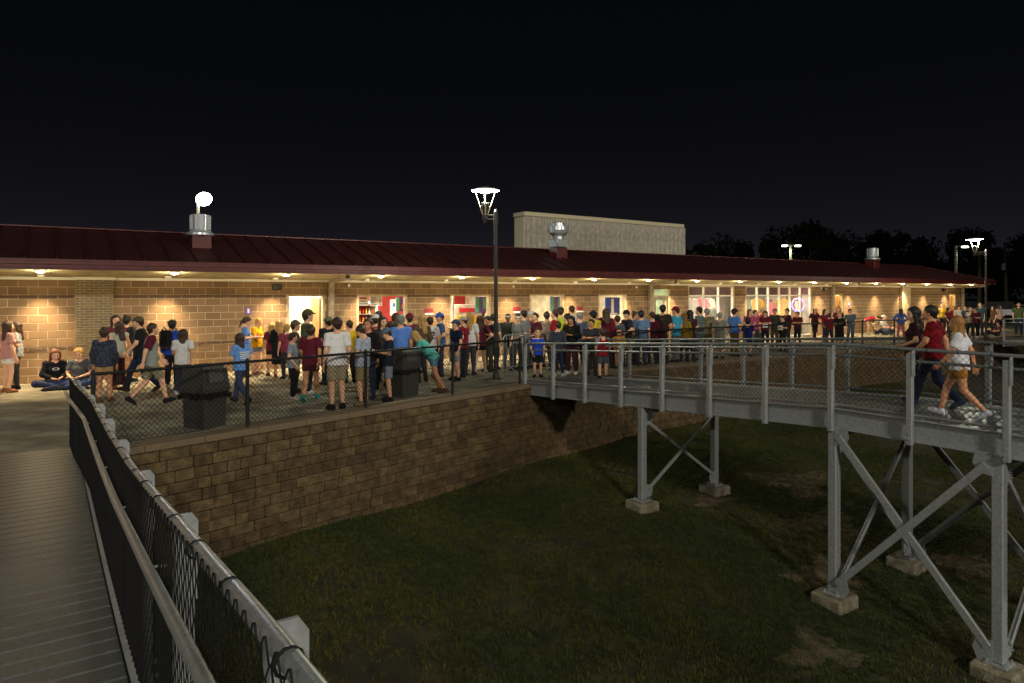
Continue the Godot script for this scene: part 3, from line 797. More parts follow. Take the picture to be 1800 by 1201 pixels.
		"child":
			p.pel = Vector3(0, 0.86, 0)
			p.che = Vector3(0, 1.15, 0)
			p.nec = Vector3(0, 1.335, -0.02)
			p.head = Vector3(0, 1.535, 0.01)
			p.sh = [Vector3(-0.165, 1.29, -0.01), Vector3(0.165, 1.29, -0.01)]
			p.el = [Vector3(-0.24, 1.03, -0.02), Vector3(0.24, 1.03, -0.02)]
			p.wr = [Vector3(-0.2, 0.85, 0.13), Vector3(0.2, 0.85, 0.13)]
			p.hip = [Vector3(-0.085, 0.83, 0), Vector3(0.085, 0.83, 0)]
			p.kn = [Vector3(-0.11, 0.46, 0.02), Vector3(0.11, 0.46, 0.02)]
			p.hem = 0.77
	p.hs = 1.32 if kind == "child" else 1.0
	p.up = (p.nec - p.pel).normalized()
	p.fwd = Vector3(1, 0, 0).cross(p.up).normalized()
	var lo := Vector3(0, 0, 0)
	var hi := Vector3(0, 0, 0)
	for key in ["pel", "che", "nec", "head"]:
		lo = lo.min(p[key])
		hi = hi.max(p[key])
	for key in ["sh", "el", "wr", "hip", "kn", "an"]:
		for q in p[key]:
			lo = lo.min(q)
			hi = hi.max(q)
	p.lo = lo - Vector3(0.2, 0.06, 0.2)
	p.hi = hi + Vector3(0.2, 0.14, 0.24)
	pose_cache[kind] = p
	return p

func hand_frame(p: Dictionary, k: int) -> Transform3D:
	var d: Vector3 = (p.wr[k] - p.el[k]).normalized()
	var y := -d
	var x: Vector3 = p.fwd - y * p.fwd.dot(y)
	if x.length() < 0.2:
		x = Vector3.UP - y * y.y
	x = x.normalized() * (1.0 if k == 1 else -1.0)
	var z := x.cross(y).normalized()
	return Transform3D(Basis(x, y, z), p.wr[k] + d * 0.015)

func body_mesh(kind: String, sex: String) -> ArrayMesh:
	var key := "body_" + kind + sex
	if mesh_cache.has(key):
		return mesh_cache[key]
	var p := pose(kind)
	var w := 1.0 if sex == "m" else 0.9
	var f := Field.new(p.lo, p.hi, 0.021)
	var fw: Vector3 = p.fwd
	f.cap(p.pel, p.che, 0.135 * (1.0 if sex == "m" else 1.03), 0.14 * w, 0.05, 1.3, fw)
	f.cap(p.che, p.nec - p.up * 0.08, 0.145 * w, 0.1 * w, 0.05, 1.3, fw)
	f.cap(p.nec - p.up * 0.06, p.nec.lerp(p.head, 0.6), 0.062, 0.052, 0.03)
	for k in 2:
		f.cap(p.nec - p.up * 0.05, p.sh[k], 0.06, 0.062 * w, 0.04)
		f.cap(p.sh[k], p.el[k], 0.057 * w, 0.043 * w, 0.03)
		f.cap(p.el[k], p.wr[k], 0.044 * w, 0.03 * w, 0.02)
		f.cap(p.hip[k], p.kn[k], 0.092, 0.058, 0.04)
		f.cap(p.kn[k], p.kn[k].lerp(p.an[k], 0.4), 0.057, 0.056, 0.02)
		f.cap(p.kn[k].lerp(p.an[k], 0.4), p.an[k], 0.054, 0.037, 0.02)
	var d := f.nets()
	var n0: int = d[0].size()
	var colors := PackedColorArray()
	colors.resize(n0)
	colors.fill(Color.WHITE)
	joined(d, head_data, head_frame(p))
	colors.append_array(head_color)
	for k in 2:
		joined(d, hand_data[k], hand_frame(p, k))
	var rest := PackedColorArray()
	rest.resize(d[0].size() - colors.size())
	rest.fill(Color.WHITE)
	colors.append_array(rest)
	mesh_cache[key] = raw_mesh(d, colors)
	return mesh_cache[key]

func head_frame(p: Dictionary) -> Transform3D:
	var r: Vector3 = p.hrot
	return Transform3D(Basis.from_euler(Vector3(deg_to_rad(r.x), deg_to_rad(r.y), 0)).scaled(Vector3.ONE * p.hs), p.head)

func shirt_mesh(kind: String, sex: String, sleeve: String) -> ArrayMesh:
	var key := "shirt_" + kind + sex + sleeve
	if mesh_cache.has(key):
		return mesh_cache[key]
	var p := pose(kind)
	var w := 1.0 if sex == "m" else 0.9
	var f := Field.new(p.lo, p.hi, 0.0195)
	var fw: Vector3 = p.fwd
	var low: Vector3 = p.pel - p.up * 0.1
	f.cap(low, p.pel + p.up * 0.08, 0.204 * (1.0 if sex == "m" else 0.98), 0.178, 0.05, 1.3, fw)
	f.cap(p.pel + p.up * 0.08, p.che, 0.166, 0.168 * w, 0.06, 1.3, fw)
	f.cap(p.che, p.nec - p.up * 0.1, 0.166 * w, 0.115 * w, 0.05, 1.3, fw)
	if sex == "f":
		for e in [-1.0, 1.0]:
			f.cap(p.che + fw * 0.075 + Vector3(e * 0.065, 0, 0), p.che + fw * 0.08 + Vector3(e * 0.065, 0, 0) - p.up * 0.02, 0.062, 0.06, 0.05)
	for k in 2:
		f.cap(p.nec - p.up * 0.075, p.sh[k], 0.068, 0.078 * w, 0.05)
		if sleeve == "n":
			continue
		var dir: Vector3 = (p.el[k] - p.sh[k]).normalized()
		if sleeve == "s":
			f.cap(p.sh[k], p.el[k], 0.078 * w, 0.075, 0.03, 1.0, fw, dir, p.sh[k].lerp(p.el[k], 0.72))
		else:
			f.cap(p.sh[k], p.el[k], 0.076 * w, 0.062, 0.03)
			var d2: Vector3 = (p.wr[k] - p.el[k]).normalized()
			f.cap(p.el[k], p.wr[k], 0.062, 0.046, 0.03, 1.0, fw, d2, p.wr[k] - d2 * 0.01)
	# hem and neckline
	var hem: Vector3 = p.pel - p.up * 0.1
	for z in 1:
		f.cut(p.nec + p.up * 0.012 + fw * 0.0, (p.up + fw * 0.35).normalized())
	if kind != "walk" or true:
		cut_below(f, hem, p)
	mesh_cache[key] = raw_mesh(f.nets(cloth_noise, 0.013))
	return mesh_cache[key]

func sleeve_mesh(kind: String) -> ArrayMesh:
	var key := "sleeve_" + kind
	if mesh_cache.has(key):
		return mesh_cache[key]
	var p := pose(kind)
	var f := Field.new(p.lo, p.hi, 0.0195)
	for k in 2:
		var dir: Vector3 = (p.el[k] - p.sh[k]).normalized()
		f.cap(p.sh[k] - dir * 0.01, p.el[k], 0.088, 0.083, 0.01, 1.0, p.fwd, dir, p.sh[k].lerp(p.el[k], 0.76))
	mesh_cache[key] = raw_mesh(f.nets(cloth_noise, 0.01))
	return mesh_cache[key]

# cuts the hem of a shirt without touching sleeves that hang below it
func cut_below(f: Field, hem: Vector3, p: Dictionary) -> void:
	var up: Vector3 = p.up
	for z in f.nz:
		for y in f.ny:
			var i := (z * f.ny + y) * f.nx
			for x in f.nx:
				var q := Vector3(f.o.x + x * f.s, f.o.y + y * f.s, f.o.z + z * f.s)
				var r := q - hem
				var d := -r.dot(up)
				if d > f.g[i + x]:
					var side := r + up * d
					if side.length() < 0.215:
						f.g[i + x] = d

func legs_mesh(kind: String, sex: String, form: String) -> ArrayMesh:
	var key := "legs_" + kind + sex + form
	if mesh_cache.has(key):
		return mesh_cache[key]
	var p := pose(kind)
	var f := Field.new(p.lo, p.hi, 0.0205)
	var fw: Vector3 = p.fwd
	if form == "k":
		var kn: Vector3 = (p.kn[0] + p.kn[1]) * 0.5
		f.cap(p.pel + p.up * 0.04, p.pel - p.up * 0.1, 0.15, 0.18, 0.05, 1.25, fw)
		f.cap(p.pel - p.up * 0.1, kn - Vector3(0, 0.08, 0), 0.18, 0.225, 0.05, 1.2, fw, Vector3(0, -1, 0), kn - Vector3(0, 0.1, 0))
	else:
		f.cap(p.pel - p.up * 0.04, p.pel + p.up * 0.04, 0.15, 0.14, 0.05, 1.3, fw)
		for k in 2:
			var dir: Vector3 = (p.kn[k] - p.hip[k]).normalized()
			if form == "s":
				f.cap(p.hip[k], p.kn[k], 0.1, 0.092, 0.03, 1.0, fw, dir, p.hip[k].lerp(p.kn[k], 0.86 if sex == "m" else 0.5))
			else:
				var d2: Vector3 = (p.an[k] - p.kn[k]).normalized()
				f.cap(p.hip[k], p.kn[k], 0.099, 0.075, 0.03)
				f.cap(p.kn[k], p.an[k], 0.074, 0.062 if sex == "m" else 0.052, 0.03, 1.0, fw, d2, p.an[k] + d2 * 0.015)
	mesh_cache[key] = raw_mesh(f.nets(cloth_noise, 0.009))
	return mesh_cache[key]

func hair_mesh(style: String) -> ArrayMesh:
	if mesh_cache.has(style):
		return mesh_cache[style]
	var f := Field.new(Vector3(-0.15, -0.42, -0.22), Vector3(0.15, 0.18, 0.16), 0.0115)
	if style == "cap":
		f.cap(Vector3(0, 0.045, -0.022), Vector3(0, 0.042, 0.0), 0.107, 0.103, 0.02, 1.0, Vector3(0, 0, 1), Vector3(0, -0.97, 0.22), Vector3(0, 0.035, 0.03))
		f.cap(Vector3(-0.03, 0.05, 0.1), Vector3(0.03, 0.05, 0.1), 0.056, 0.056, 0.012, 4.2, Vector3(0, 1, 0))
		f.cap(Vector3(0, 0.152, -0.012), Vector3(0, 0.15, -0.012), 0.009, 0.009, 0.006)
	elif style == "band":
		f.cap(Vector3(0, 0.04, -0.018), Vector3(0, 0.037, 0.0), 0.106, 0.102, 0.01)
		f.cut(Vector3(0, 0.075, 0), Vector3(0, 1, 0.1).normalized())
		f.cut(Vector3(0, 0.035, 0), Vector3(0, -1, -0.1).normalized())
	else:
		var thick := 0.103 if style == "short" else 0.108
		f.cap(Vector3(0, 0.038, -0.024), Vector3(0, 0.034, -0.004), thick, thick - 0.004, 0.02)
		f.cap(Vector3(0, 0.0, -0.05), Vector3(0, -0.05, -0.055), 0.082, 0.062, 0.03)
		f.cut(Vector3(0, 0.068, 0.062), Vector3(0, -0.62, 0.78).normalized())
		match style:
			"long":
				f.cap(Vector3(0, 0.02, -0.05), Vector3(0, -0.3, -0.085), 0.104, 0.085, 0.03, 1.5)
				for e in [-1.0, 1.0]:
					f.cap(Vector3(e * 0.078, 0.04, 0.0), Vector3(e * 0.1, -0.25, 0.0), 0.034, 0.03, 0.025)
			"bun":
				f.cap(Vector3(0, 0.12, -0.085), Vector3(0, 0.125, -0.09), 0.05, 0.048, 0.02)
			"tail":
				f.cap(Vector3(0, 0.05, -0.12), Vector3(0, -0.05, -0.15), 0.034, 0.036, 0.02)
				f.cap(Vector3(0, -0.05, -0.15), Vector3(0, -0.24, -0.13), 0.036, 0.015, 0.02)
	mesh_cache[style] = raw_mesh(f.nets(cloth_noise, 0.012))
	return mesh_cache[style]

func shoe_mesh() -> ArrayMesh:
	if mesh_cache.has("shoe"):
		return mesh_cache["shoe"]
	var f := Field.new(Vector3(-0.08, -0.1, -0.12), Vector3(0.08, 0.08, 0.24), 0.0105)
	f.cap(Vector3(0, -0.045, -0.035), Vector3(0, -0.05, 0.1), 0.046, 0.05, 0.03)
	f.cap(Vector3(0, -0.05, 0.09), Vector3(0.0, -0.06, 0.16), 0.048, 0.036, 0.03)
	f.cap(Vector3(0, -0.03, -0.005), Vector3(0, 0.02, -0.01), 0.05, 0.046, 0.03)
	f.cut(Vector3(0, -0.083, 0), Vector3(0, -1, 0))
	f.cut(Vector3(0, 0.03, 0), Vector3(0, 1, 0))
	mesh_cache["shoe"] = raw_mesh(f.nets())
	return mesh_cache["shoe"]

var cloth_mats := {}
func cloth(hex: String, mottled := false) -> StandardMaterial3D:
	if mottled:
		if not cloth_mats.has(hex + "mottled"):
			var w: StandardMaterial3D = cloth(hex).duplicate()
			w.albedo_texture = M.mottle_tex
			cloth_mats[hex + "mottled"] = w
		return cloth_mats[hex + "mottled"]
	if not cloth_mats.has(hex):
		var m := StandardMaterial3D.new()
		m.albedo_color = Color(hex).lerp(Color(0.35, 0.35, 0.35), 0.08)
		m.roughness = 0.95
		m.metallic_specular = 0.25
		m.rim_enabled = true
		m.rim = 0.25
		m.rim_tint = 0.6
		m.heightmap_enabled = true
		m.heightmap_texture = M.cloth_tex
		m.heightmap_scale = 1.2
		m.uv1_triplanar = true
		m.uv1_scale = Vector3(1.6, 1.6, 1.6)
		cloth_mats[hex] = m
	return cloth_mats[hex]

func skin(hex: String) -> StandardMaterial3D:
	var key := "skin" + hex
	if not cloth_mats.has(key):
		var m := StandardMaterial3D.new()
		m.albedo_color = Color(hex)
		m.roughness = 0.55
		m.vertex_color_use_as_albedo = true
		cloth_mats[key] = m
	return cloth_mats[key]

func hairmat(hex: String) -> StandardMaterial3D:
	var key := "hair" + hex
	if not cloth_mats.has(key):
		var m := StandardMaterial3D.new()
		m.albedo_color = Color(hex)
		m.roughness = 0.5
		m.heightmap_enabled = true
		m.heightmap_texture = M.hair_tex
		m.heightmap_scale = 1.0
		m.uv1_triplanar = true
		m.uv1_scale = Vector3(6, 1.2, 6)
		cloth_mats[key] = m
	return cloth_mats[key]

func person(pos: Vector3, yaw: float, height: float, kind: String, sex: String, hair: String, hair_hex: String, top: String, sleeve: String, bottom: String, form: String, shoe: String, capc: String, skin_hex: String, label: String) -> Node3D:
	var t := thing("person", label, "person", "", pos, deg_to_rad(yaw))
	var sc := height / (1.72 if kind != "child" else 1.7)
	var g := sc * (0.97 + 0.06 * rng.randf())
	var S := Transform3D(Basis().scaled(Vector3(g, sc, g)), Vector3.ZERO)
	var p := pose(kind)
	put("body", body_mesh(kind, sex), skin(skin_hex), t, S)
	put("shirt", shirt_mesh(kind, sex, sleeve), cloth(top, label.contains("mottled") or label.contains("plaid") or label.contains("patterned") or label.contains("camouflage")), t, S)
	if label.contains(" sleeves"):
		put("sleeves", sleeve_mesh(kind), cloth("5a1a2a" if label.contains("maroon sleeves") else "7a7e84"), t, S)
	put({"l": "trousers", "s": "shorts", "k": "skirt"}[form], legs_mesh(kind, sex, form), cloth(bottom), t, S)
	for k in 2:
		var r: Vector3 = p.foot[k]
		put("shoe", shoe_mesh(), cloth(shoe), t, S * Transform3D(Basis.from_euler(Vector3(deg_to_rad(r.x), deg_to_rad(r.y), deg_to_rad(r.z))), p.an[k]))
	var hx := S * head_frame(p)
	put("hair", hair_mesh(hair), hairmat(hair_hex), t, hx)
	if capc:
		put("cap", hair_mesh("cap"), cloth(capc), t, hx)
	return t

# ------------------------------------------------------------------ setting
const WALL_Z := -20.7
const EAVE_Z := -18.9
const RIDGE_Z := -22.0
const B_LEFT := -9.0
const B_RIGHT := 49.9
const OPENINGS := [[5.87, 7.02, 0.0, 2.2], [8.05, 9.8, 1.07, 2.2], [11.41, 13.08, 1.07, 2.2], [14.81, 16.43, 1.07, 2.2], [18.17, 19.72, 1.07, 2.2], [21.25, 22.25, 0.0, 2.5], [23.43, 26.62, 0.0, 2.6], [27.43, 32.85, 0.0, 2.6], [34.87, 35.75, 0.0, 2.2], [48.08, 49.0, 0.0, 2.2]]

func wall_line(x: float) -> float:  # z of the retaining wall's face
	return -(11.07 + 0.27 * clampf(x, -0.6, 14.0))

func lawn_y(x: float, z: float) -> float:
	var d := -z
	var y := -2.55 + 0.55 * smoothstep(3.0, 12.0, d)
	y += 0.5 * smoothstep(14.0, 30.0, x) * smoothstep(6.0, 15.0, d) + 1.7 * smoothstep(40.0, 70.0, x)
	return y + 0.05 * sin(x * 0.9 + d * 0.4) * sin(d * 0.7 - x * 0.2)

func ramp_y(d: float) -> float:  # deck of the footbridge, d metres towards the building
	return clampf((13.79 - d) * 0.06, 0.0, 0.478)

const WALK := [[-3.0, 0.86], [1.19, 0.56], [2.79, 0.40], [3.66, 0.315], [4.75, 0.22], [5.53, 0.175], [6.7, 0.12], [7.77, 0.085], [9.7, 0.02], [11.9, 0.0]]
func walk_y(d: float) -> float:
	for i in WALK.size() - 1:
		if d <= WALK[i + 1][0]:
			return lerpf(WALK[i][1], WALK[i + 1][1], clampf((d - WALK[i][0]) / (WALK[i + 1][0] - WALK[i][0]), 0, 1))
	return 0.0
func walk_x(d: float) -> float:  # the fence swings left at its far end
	return 0.0 - 0.13 * smoothstep(8.5, 11.8, d)

func ground() -> void:
	# lower lawn
	var xs: Array = []
	var x := -60.0
	while x < 150.0:
		xs.append(x)
		x += 0.5 if x > -3.0 and x < 32.0 else 4.0
	var rows := 70
	var mb := MB.new()
	for i in xs.size():
		for j in rows + 1:
			var f := float(j) / rows
			f = 1.0 - pow(1.0 - f, 1.9)
			var z := lerpf(45.0, wall_line(xs[i]) - 0.12, f)
			var y := lawn_y(xs[i], z)
			mb.v.append(Vector3(xs[i], y, z))
			mb.n.append(Vector3((lawn_y(xs[i] - 0.2, z) - lawn_y(xs[i] + 0.2, z)) / 0.4, 1, (lawn_y(xs[i], z - 0.2) - lawn_y(xs[i], z + 0.2)) / 0.4).normalized())
	for i in xs.size() - 1:
		for j in rows:
			var a := i * (rows + 1) + j
			mb.ix.append_array([a, a + 1, a + rows + 1, a + rows + 1, a + 1, a + rows + 2])
	var lawn := put("ground", mb.mesh(), M.lawn)
	tag(lawn, "uneven lawn below the retaining wall and bridge", "ground", "", "structure")
	# far ground behind the plaza
	var fb := MB.new()
	fb.sheet([Vector2(-120, wall_line(-1) - 0.3), Vector2(-0.6, wall_line(-1) - 0.25), Vector2(14, wall_line(14) - 0.25), Vector2(300, wall_line(14) - 0.3), Vector2(300, -320), Vector2(-120, -320)], -0.2)
	tag(put("parking_lot", fb.mesh(), M.asphalt), "dark asphalt ground beyond the building", "parking lot", "", "structure")
	# bare patches, each an irregular lump of soil lying a little proud of the lawn
	for q in [[14.2, 9.3, 1.1], [12.6, 7.6, 0.9], [10.6, 6.4, 0.7], [8.4, 5.2, 0.6], [11.6, 9.6, 0.5], [6.2, 4.6, 0.5], [13.0, 5.4, 0.6]]:
		var pb := MB.new()
		var ring: Array = []
		var cx: float = q[0]
		var cz: float = -q[1]
		var R: float = q[2]
		var ph := rng.randf() * TAU
		for k in 22:
			var a := TAU * k / 22
			var rr := R * (0.62 + 0.22 * sin(3 * a + ph) + 0.14 * sin(7 * a + ph * 2.0) + 0.12 * rng.randf())
			var px := cx + cos(a) * rr * 1.3
			var pz := cz + sin(a) * rr
			ring.append(Vector3(px, lawn_y(px, pz) + 0.004, pz))
		for k in 22:
			pb.poly([Vector3(cx, lawn_y(cx, cz) + 0.03, cz), ring[k], ring[(k + 1) % 22]], Vector3.UP)
		tag(put("soil_patch", pb.mesh(), M.dirt), "bare brown soil patch worn into the lawn", "soil", "worn patches in the lawn", "structure")

func grass() -> void:
	var tuft := MB.new()
	var r2 := RandomNumberGenerator.new()
	r2.seed = 5
	for k in 11:
		var a := r2.randf() * TAU
		var rr := r2.randf() * 0.05
		var b := Vector3(cos(a) * rr, -0.01, sin(a) * rr)
		var h := 0.022 + r2.randf() * 0.032
		var lean := Vector3(cos(a + r2.randf()), 0, sin(a + r2.randf())) * (0.01 + r2.randf() * 0.03)
		var side := Vector3(-sin(a), 0, cos(a)) * 0.0035
		var mid := b + Vector3(0, h * 0.6, 0) + lean * 0.4
		var tip := b + Vector3(0, h, 0) + lean
		var nn := Vector3(cos(a), 0.9, sin(a))
		tuft.poly([b - side, b + side, mid + side * 0.8, mid - side * 0.8], nn)
		tuft.poly([mid - side * 0.8, mid + side * 0.8, tip], nn)
	var m := mat(L(1, 1, 1), 0.9)
	m.vertex_color_use_as_albedo = true
	m.backlight_enabled = true
	m.backlight = Color(0.25, 0.25, 0.1)
	var mesh := tuft.mesh()
	mesh.surface_set_material(0, m)
	var spots: Array = []
	var fn := FastNoiseLite.new()
	fn.frequency = 0.35
	fn.seed = 4
	var f2 := FastNoiseLite.new()
	f2.frequency = 0.08
	f2.seed = 8
	for k in 210000:
		var x := -1.0 + 30.0 * pow(rng.randf(), 1.25)
		var d := -1.5 + 17.0 * rng.randf()
		var z := -d
		if z < wall_line(x) + 0.05 or (x < 0.5 and d < 11.0):
			continue
		if x > 21.0 and d < 6.0:
			continue
		var c := fn.get_noise_2d(x, z) + 0.5 * f2.get_noise_2d(x, z)
		var worn := smoothstep(8.0, 14.0, x) * smoothstep(15.0, 11.0, d) * 0.16 + 0.12 * smoothstep(5.0, 1.0, d)
		if c < -0.4 + worn + 0.6 * (rng.randf() - 0.5):
			continue
		spots.append([x, lawn_y(x, z), z, c])
	var mm := MultiMesh.new()
	mm.transform_format = MultiMesh.TRANSFORM_3D
	mm.use_colors = true
	mm.mesh = mesh
	mm.instance_count = spots.size()
	for i in spots.size():
		var q: Array = spots[i]
		var s := 0.65 + rng.randf() * 0.75
		mm.set_instance_transform(i, Transform3D(Basis.from_euler(Vector3(0, rng.randf() * TAU, 0)).scaled(Vector3(s, s * (0.8 + 0.4 * rng.randf()), s)), Vector3(q[0], q[1], q[2])))
		var dry := clampf(0.2 - q[3] * 1.1 + rng.randf() * 0.35, 0, 1)
		var col := Color(0.028, 0.046, 0.0025).lerp(Color(0.078, 0.069, 0.007), dry)
		mm.set_instance_color(i, col * (0.5 + 1.0 * rng.randf()))
	var g := MultiMeshInstance3D.new()
	g.name = "grass"
	g.multimesh = mm
	add_child(g)
	tag(g, "short patchy grass covering the lawn", "grass", "", "stuff")

func plaza() -> void:
	var root := Node3D.new()
	root.name = "pavement"
	add_child(root)
	tag(root, "concrete plaza slabs in front of the building", "pavement", "", "structure")
	var edge := PackedVector2Array([Vector2(-14, 11.9), Vector2(0.42, 11.9), Vector2(0.42, 11.54), Vector2(14, 15.21), Vector2(66, 15.21), Vector2(66, 20.7), Vector2(-14, 20.7)])
	var bb := MB.new()
	bb.sheet([Vector2(-14, -11.9), Vector2(0.42, -11.9), Vector2(0.42, -11.54), Vector2(14, -15.21), Vector2(66, -15.21), Vector2(66, -20.7), Vector2(-14, -20.7)], -0.04)
	put("slab_base", bb.mesh(), M.slab_base, root)
	var d := 11.4
	var row := 0
	while d < 20.7:
		var x := -14.0
		while x < 66.0:
			var cell := PackedVector2Array([Vector2(x + 0.006, d + 0.006), Vector2(x + 2.994, d + 0.006), Vector2(x + 2.994, d + 2.994), Vector2(x + 0.006, d + 2.994)])
			for pg in Geometry2D.intersect_polygons(cell, edge):
				var mb := MB.new()
				var pts: Array = []
				for q in pg:
					pts.append(Vector2(q.x, -q.y))
				mb.extrude(pts, 0.0, 0.1, Transform3D(Basis(Vector3(1, 0, 0), Vector3(0, 0, 1), Vector3(0, 1, 0)), Vector3(0, -0.1, 0)))
				put("slab", mb.mesh(), M.concrete[rng.randi() % 4], root)
			x += 3.0
		d += 3.0
		row += 1

func retaining_wall() -> void:
	var root := thing("retaining_wall", "tan split-face block retaining wall below the plaza", "wall")
	var back := MB.new()
	var pts := [Vector2(-14, 10.908), Vector2(-0.6, 10.908), Vector2(14, 14.85), Vector2(62, 14.85)]
	for i in 3:
		var a: Vector2 = pts[i]
		var b: Vector2 = pts[i + 1]
		var dir := (b - a).normalized()
		var nn := Vector2(-dir.y, dir.x)
		back.poly([Vector3(a.x + nn.x * 0.03, -3.0, -(a.y + nn.y * 0.03)), Vector3(b.x + nn.x * 0.03, -3.0, -(b.y + nn.y * 0.03)), Vector3(b.x + nn.x * 0.03, -0.12, -(b.y + nn.y * 0.03)), Vector3(a.x + nn.x * 0.03, -0.12, -(a.y + nn.y * 0.03))], Vector3(0, 0, 1))
	put("backing", back.mesh(), M.seg_back, root)
	var items: Array = []
	var ch := 0.178
	for i in 3:
		var a: Vector2 = pts[i]
		var b: Vector2 = pts[i + 1]
		var dir := (b - a).normalized()
		var nn := Vector2(-dir.y, dir.x)  # into the hill
		var len := a.distance_to(b)
		var bas := Basis(Vector3(dir.x, 0, -dir.y), Vector3.UP, Vector3(-nn.x, 0, nn.y))
		for r in 15:
			var top := -0.11 - r * ch
			var s := -rng.randf() * 0.3
			while s < len:
				var w: float = [0.45, 0.45, 0.3, 0.22, 0.4][rng.randi() % 5]
				var s0 := maxf(s, 0.0)
				var s1 := minf(s + w, len)
				if s1 - s0 > 0.06:
					var mid := a + dir * (s0 + s1) * 0.5
					if lawn_y(mid.x, -mid.y) < top + 0.05:
						var jit := (rng.randf() - 0.5) * 0.02 + r * 0.004
						var at2 := mid + nn * (0.11 - jit)
						items.append([Vector3(at2.x, top - ch * 0.5, -at2.y), Vector3(s1 - s0 - 0.008, ch - 0.007, 0.24), bas, mid.length()])
				s += w
		# coping
		var s2 := 0.0
		while s2 < len:
			var e2 := minf(s2 + 0.9, len)
			var mb := MB.new()
			mb.boxc(Vector3.ZERO, Vector3(e2 - s2 - 0.006, 0.105, 0.42), Transform3D(), 0.012)
			var mid := a + dir * (s2 + e2) * 0.5 + nn * 0.17
			put("coping", mb.mesh(), M.seg_cap, root, Transform3D(bas, Vector3(mid.x, -0.054, -mid.y)))
			s2 = e2
	items.sort_custom(func(p, q): return p[3] < q[3])
	var cache := {}
	var rest := MB.new()
	var kept := 0
	for it in items:
		var c: Vector3 = it[0]
		var size: Vector3 = it[1]
		if kept < 300 and c.x > 0.9:
			var key := snappedf(size.x, 0.01)
			if not cache.has(key):
				var mb := MB.new()
				mb.boxc(Vector3.ZERO, Vector3(key, size.y, size.z), Transform3D(), 0.014)
				cache[key] = mb.mesh()
			var tilt := Basis.from_euler(Vector3((rng.randf() - 0.5) * 0.03, (rng.randf() - 0.5) * 0.03, (rng.randf() - 0.5) * 0.012))
			put("block", cache[key], M["seg%d" % (rng.randi() % 5)], root, Transform3D(it[2] * tilt, c))
			kept += 1
		else:
			rest.boxc(Vector3.ZERO, size, Transform3D(it[2], c), 0.013)
	put("block_courses", rest.mesh(), M.seg2, root).set_meta("kind", "stuff")

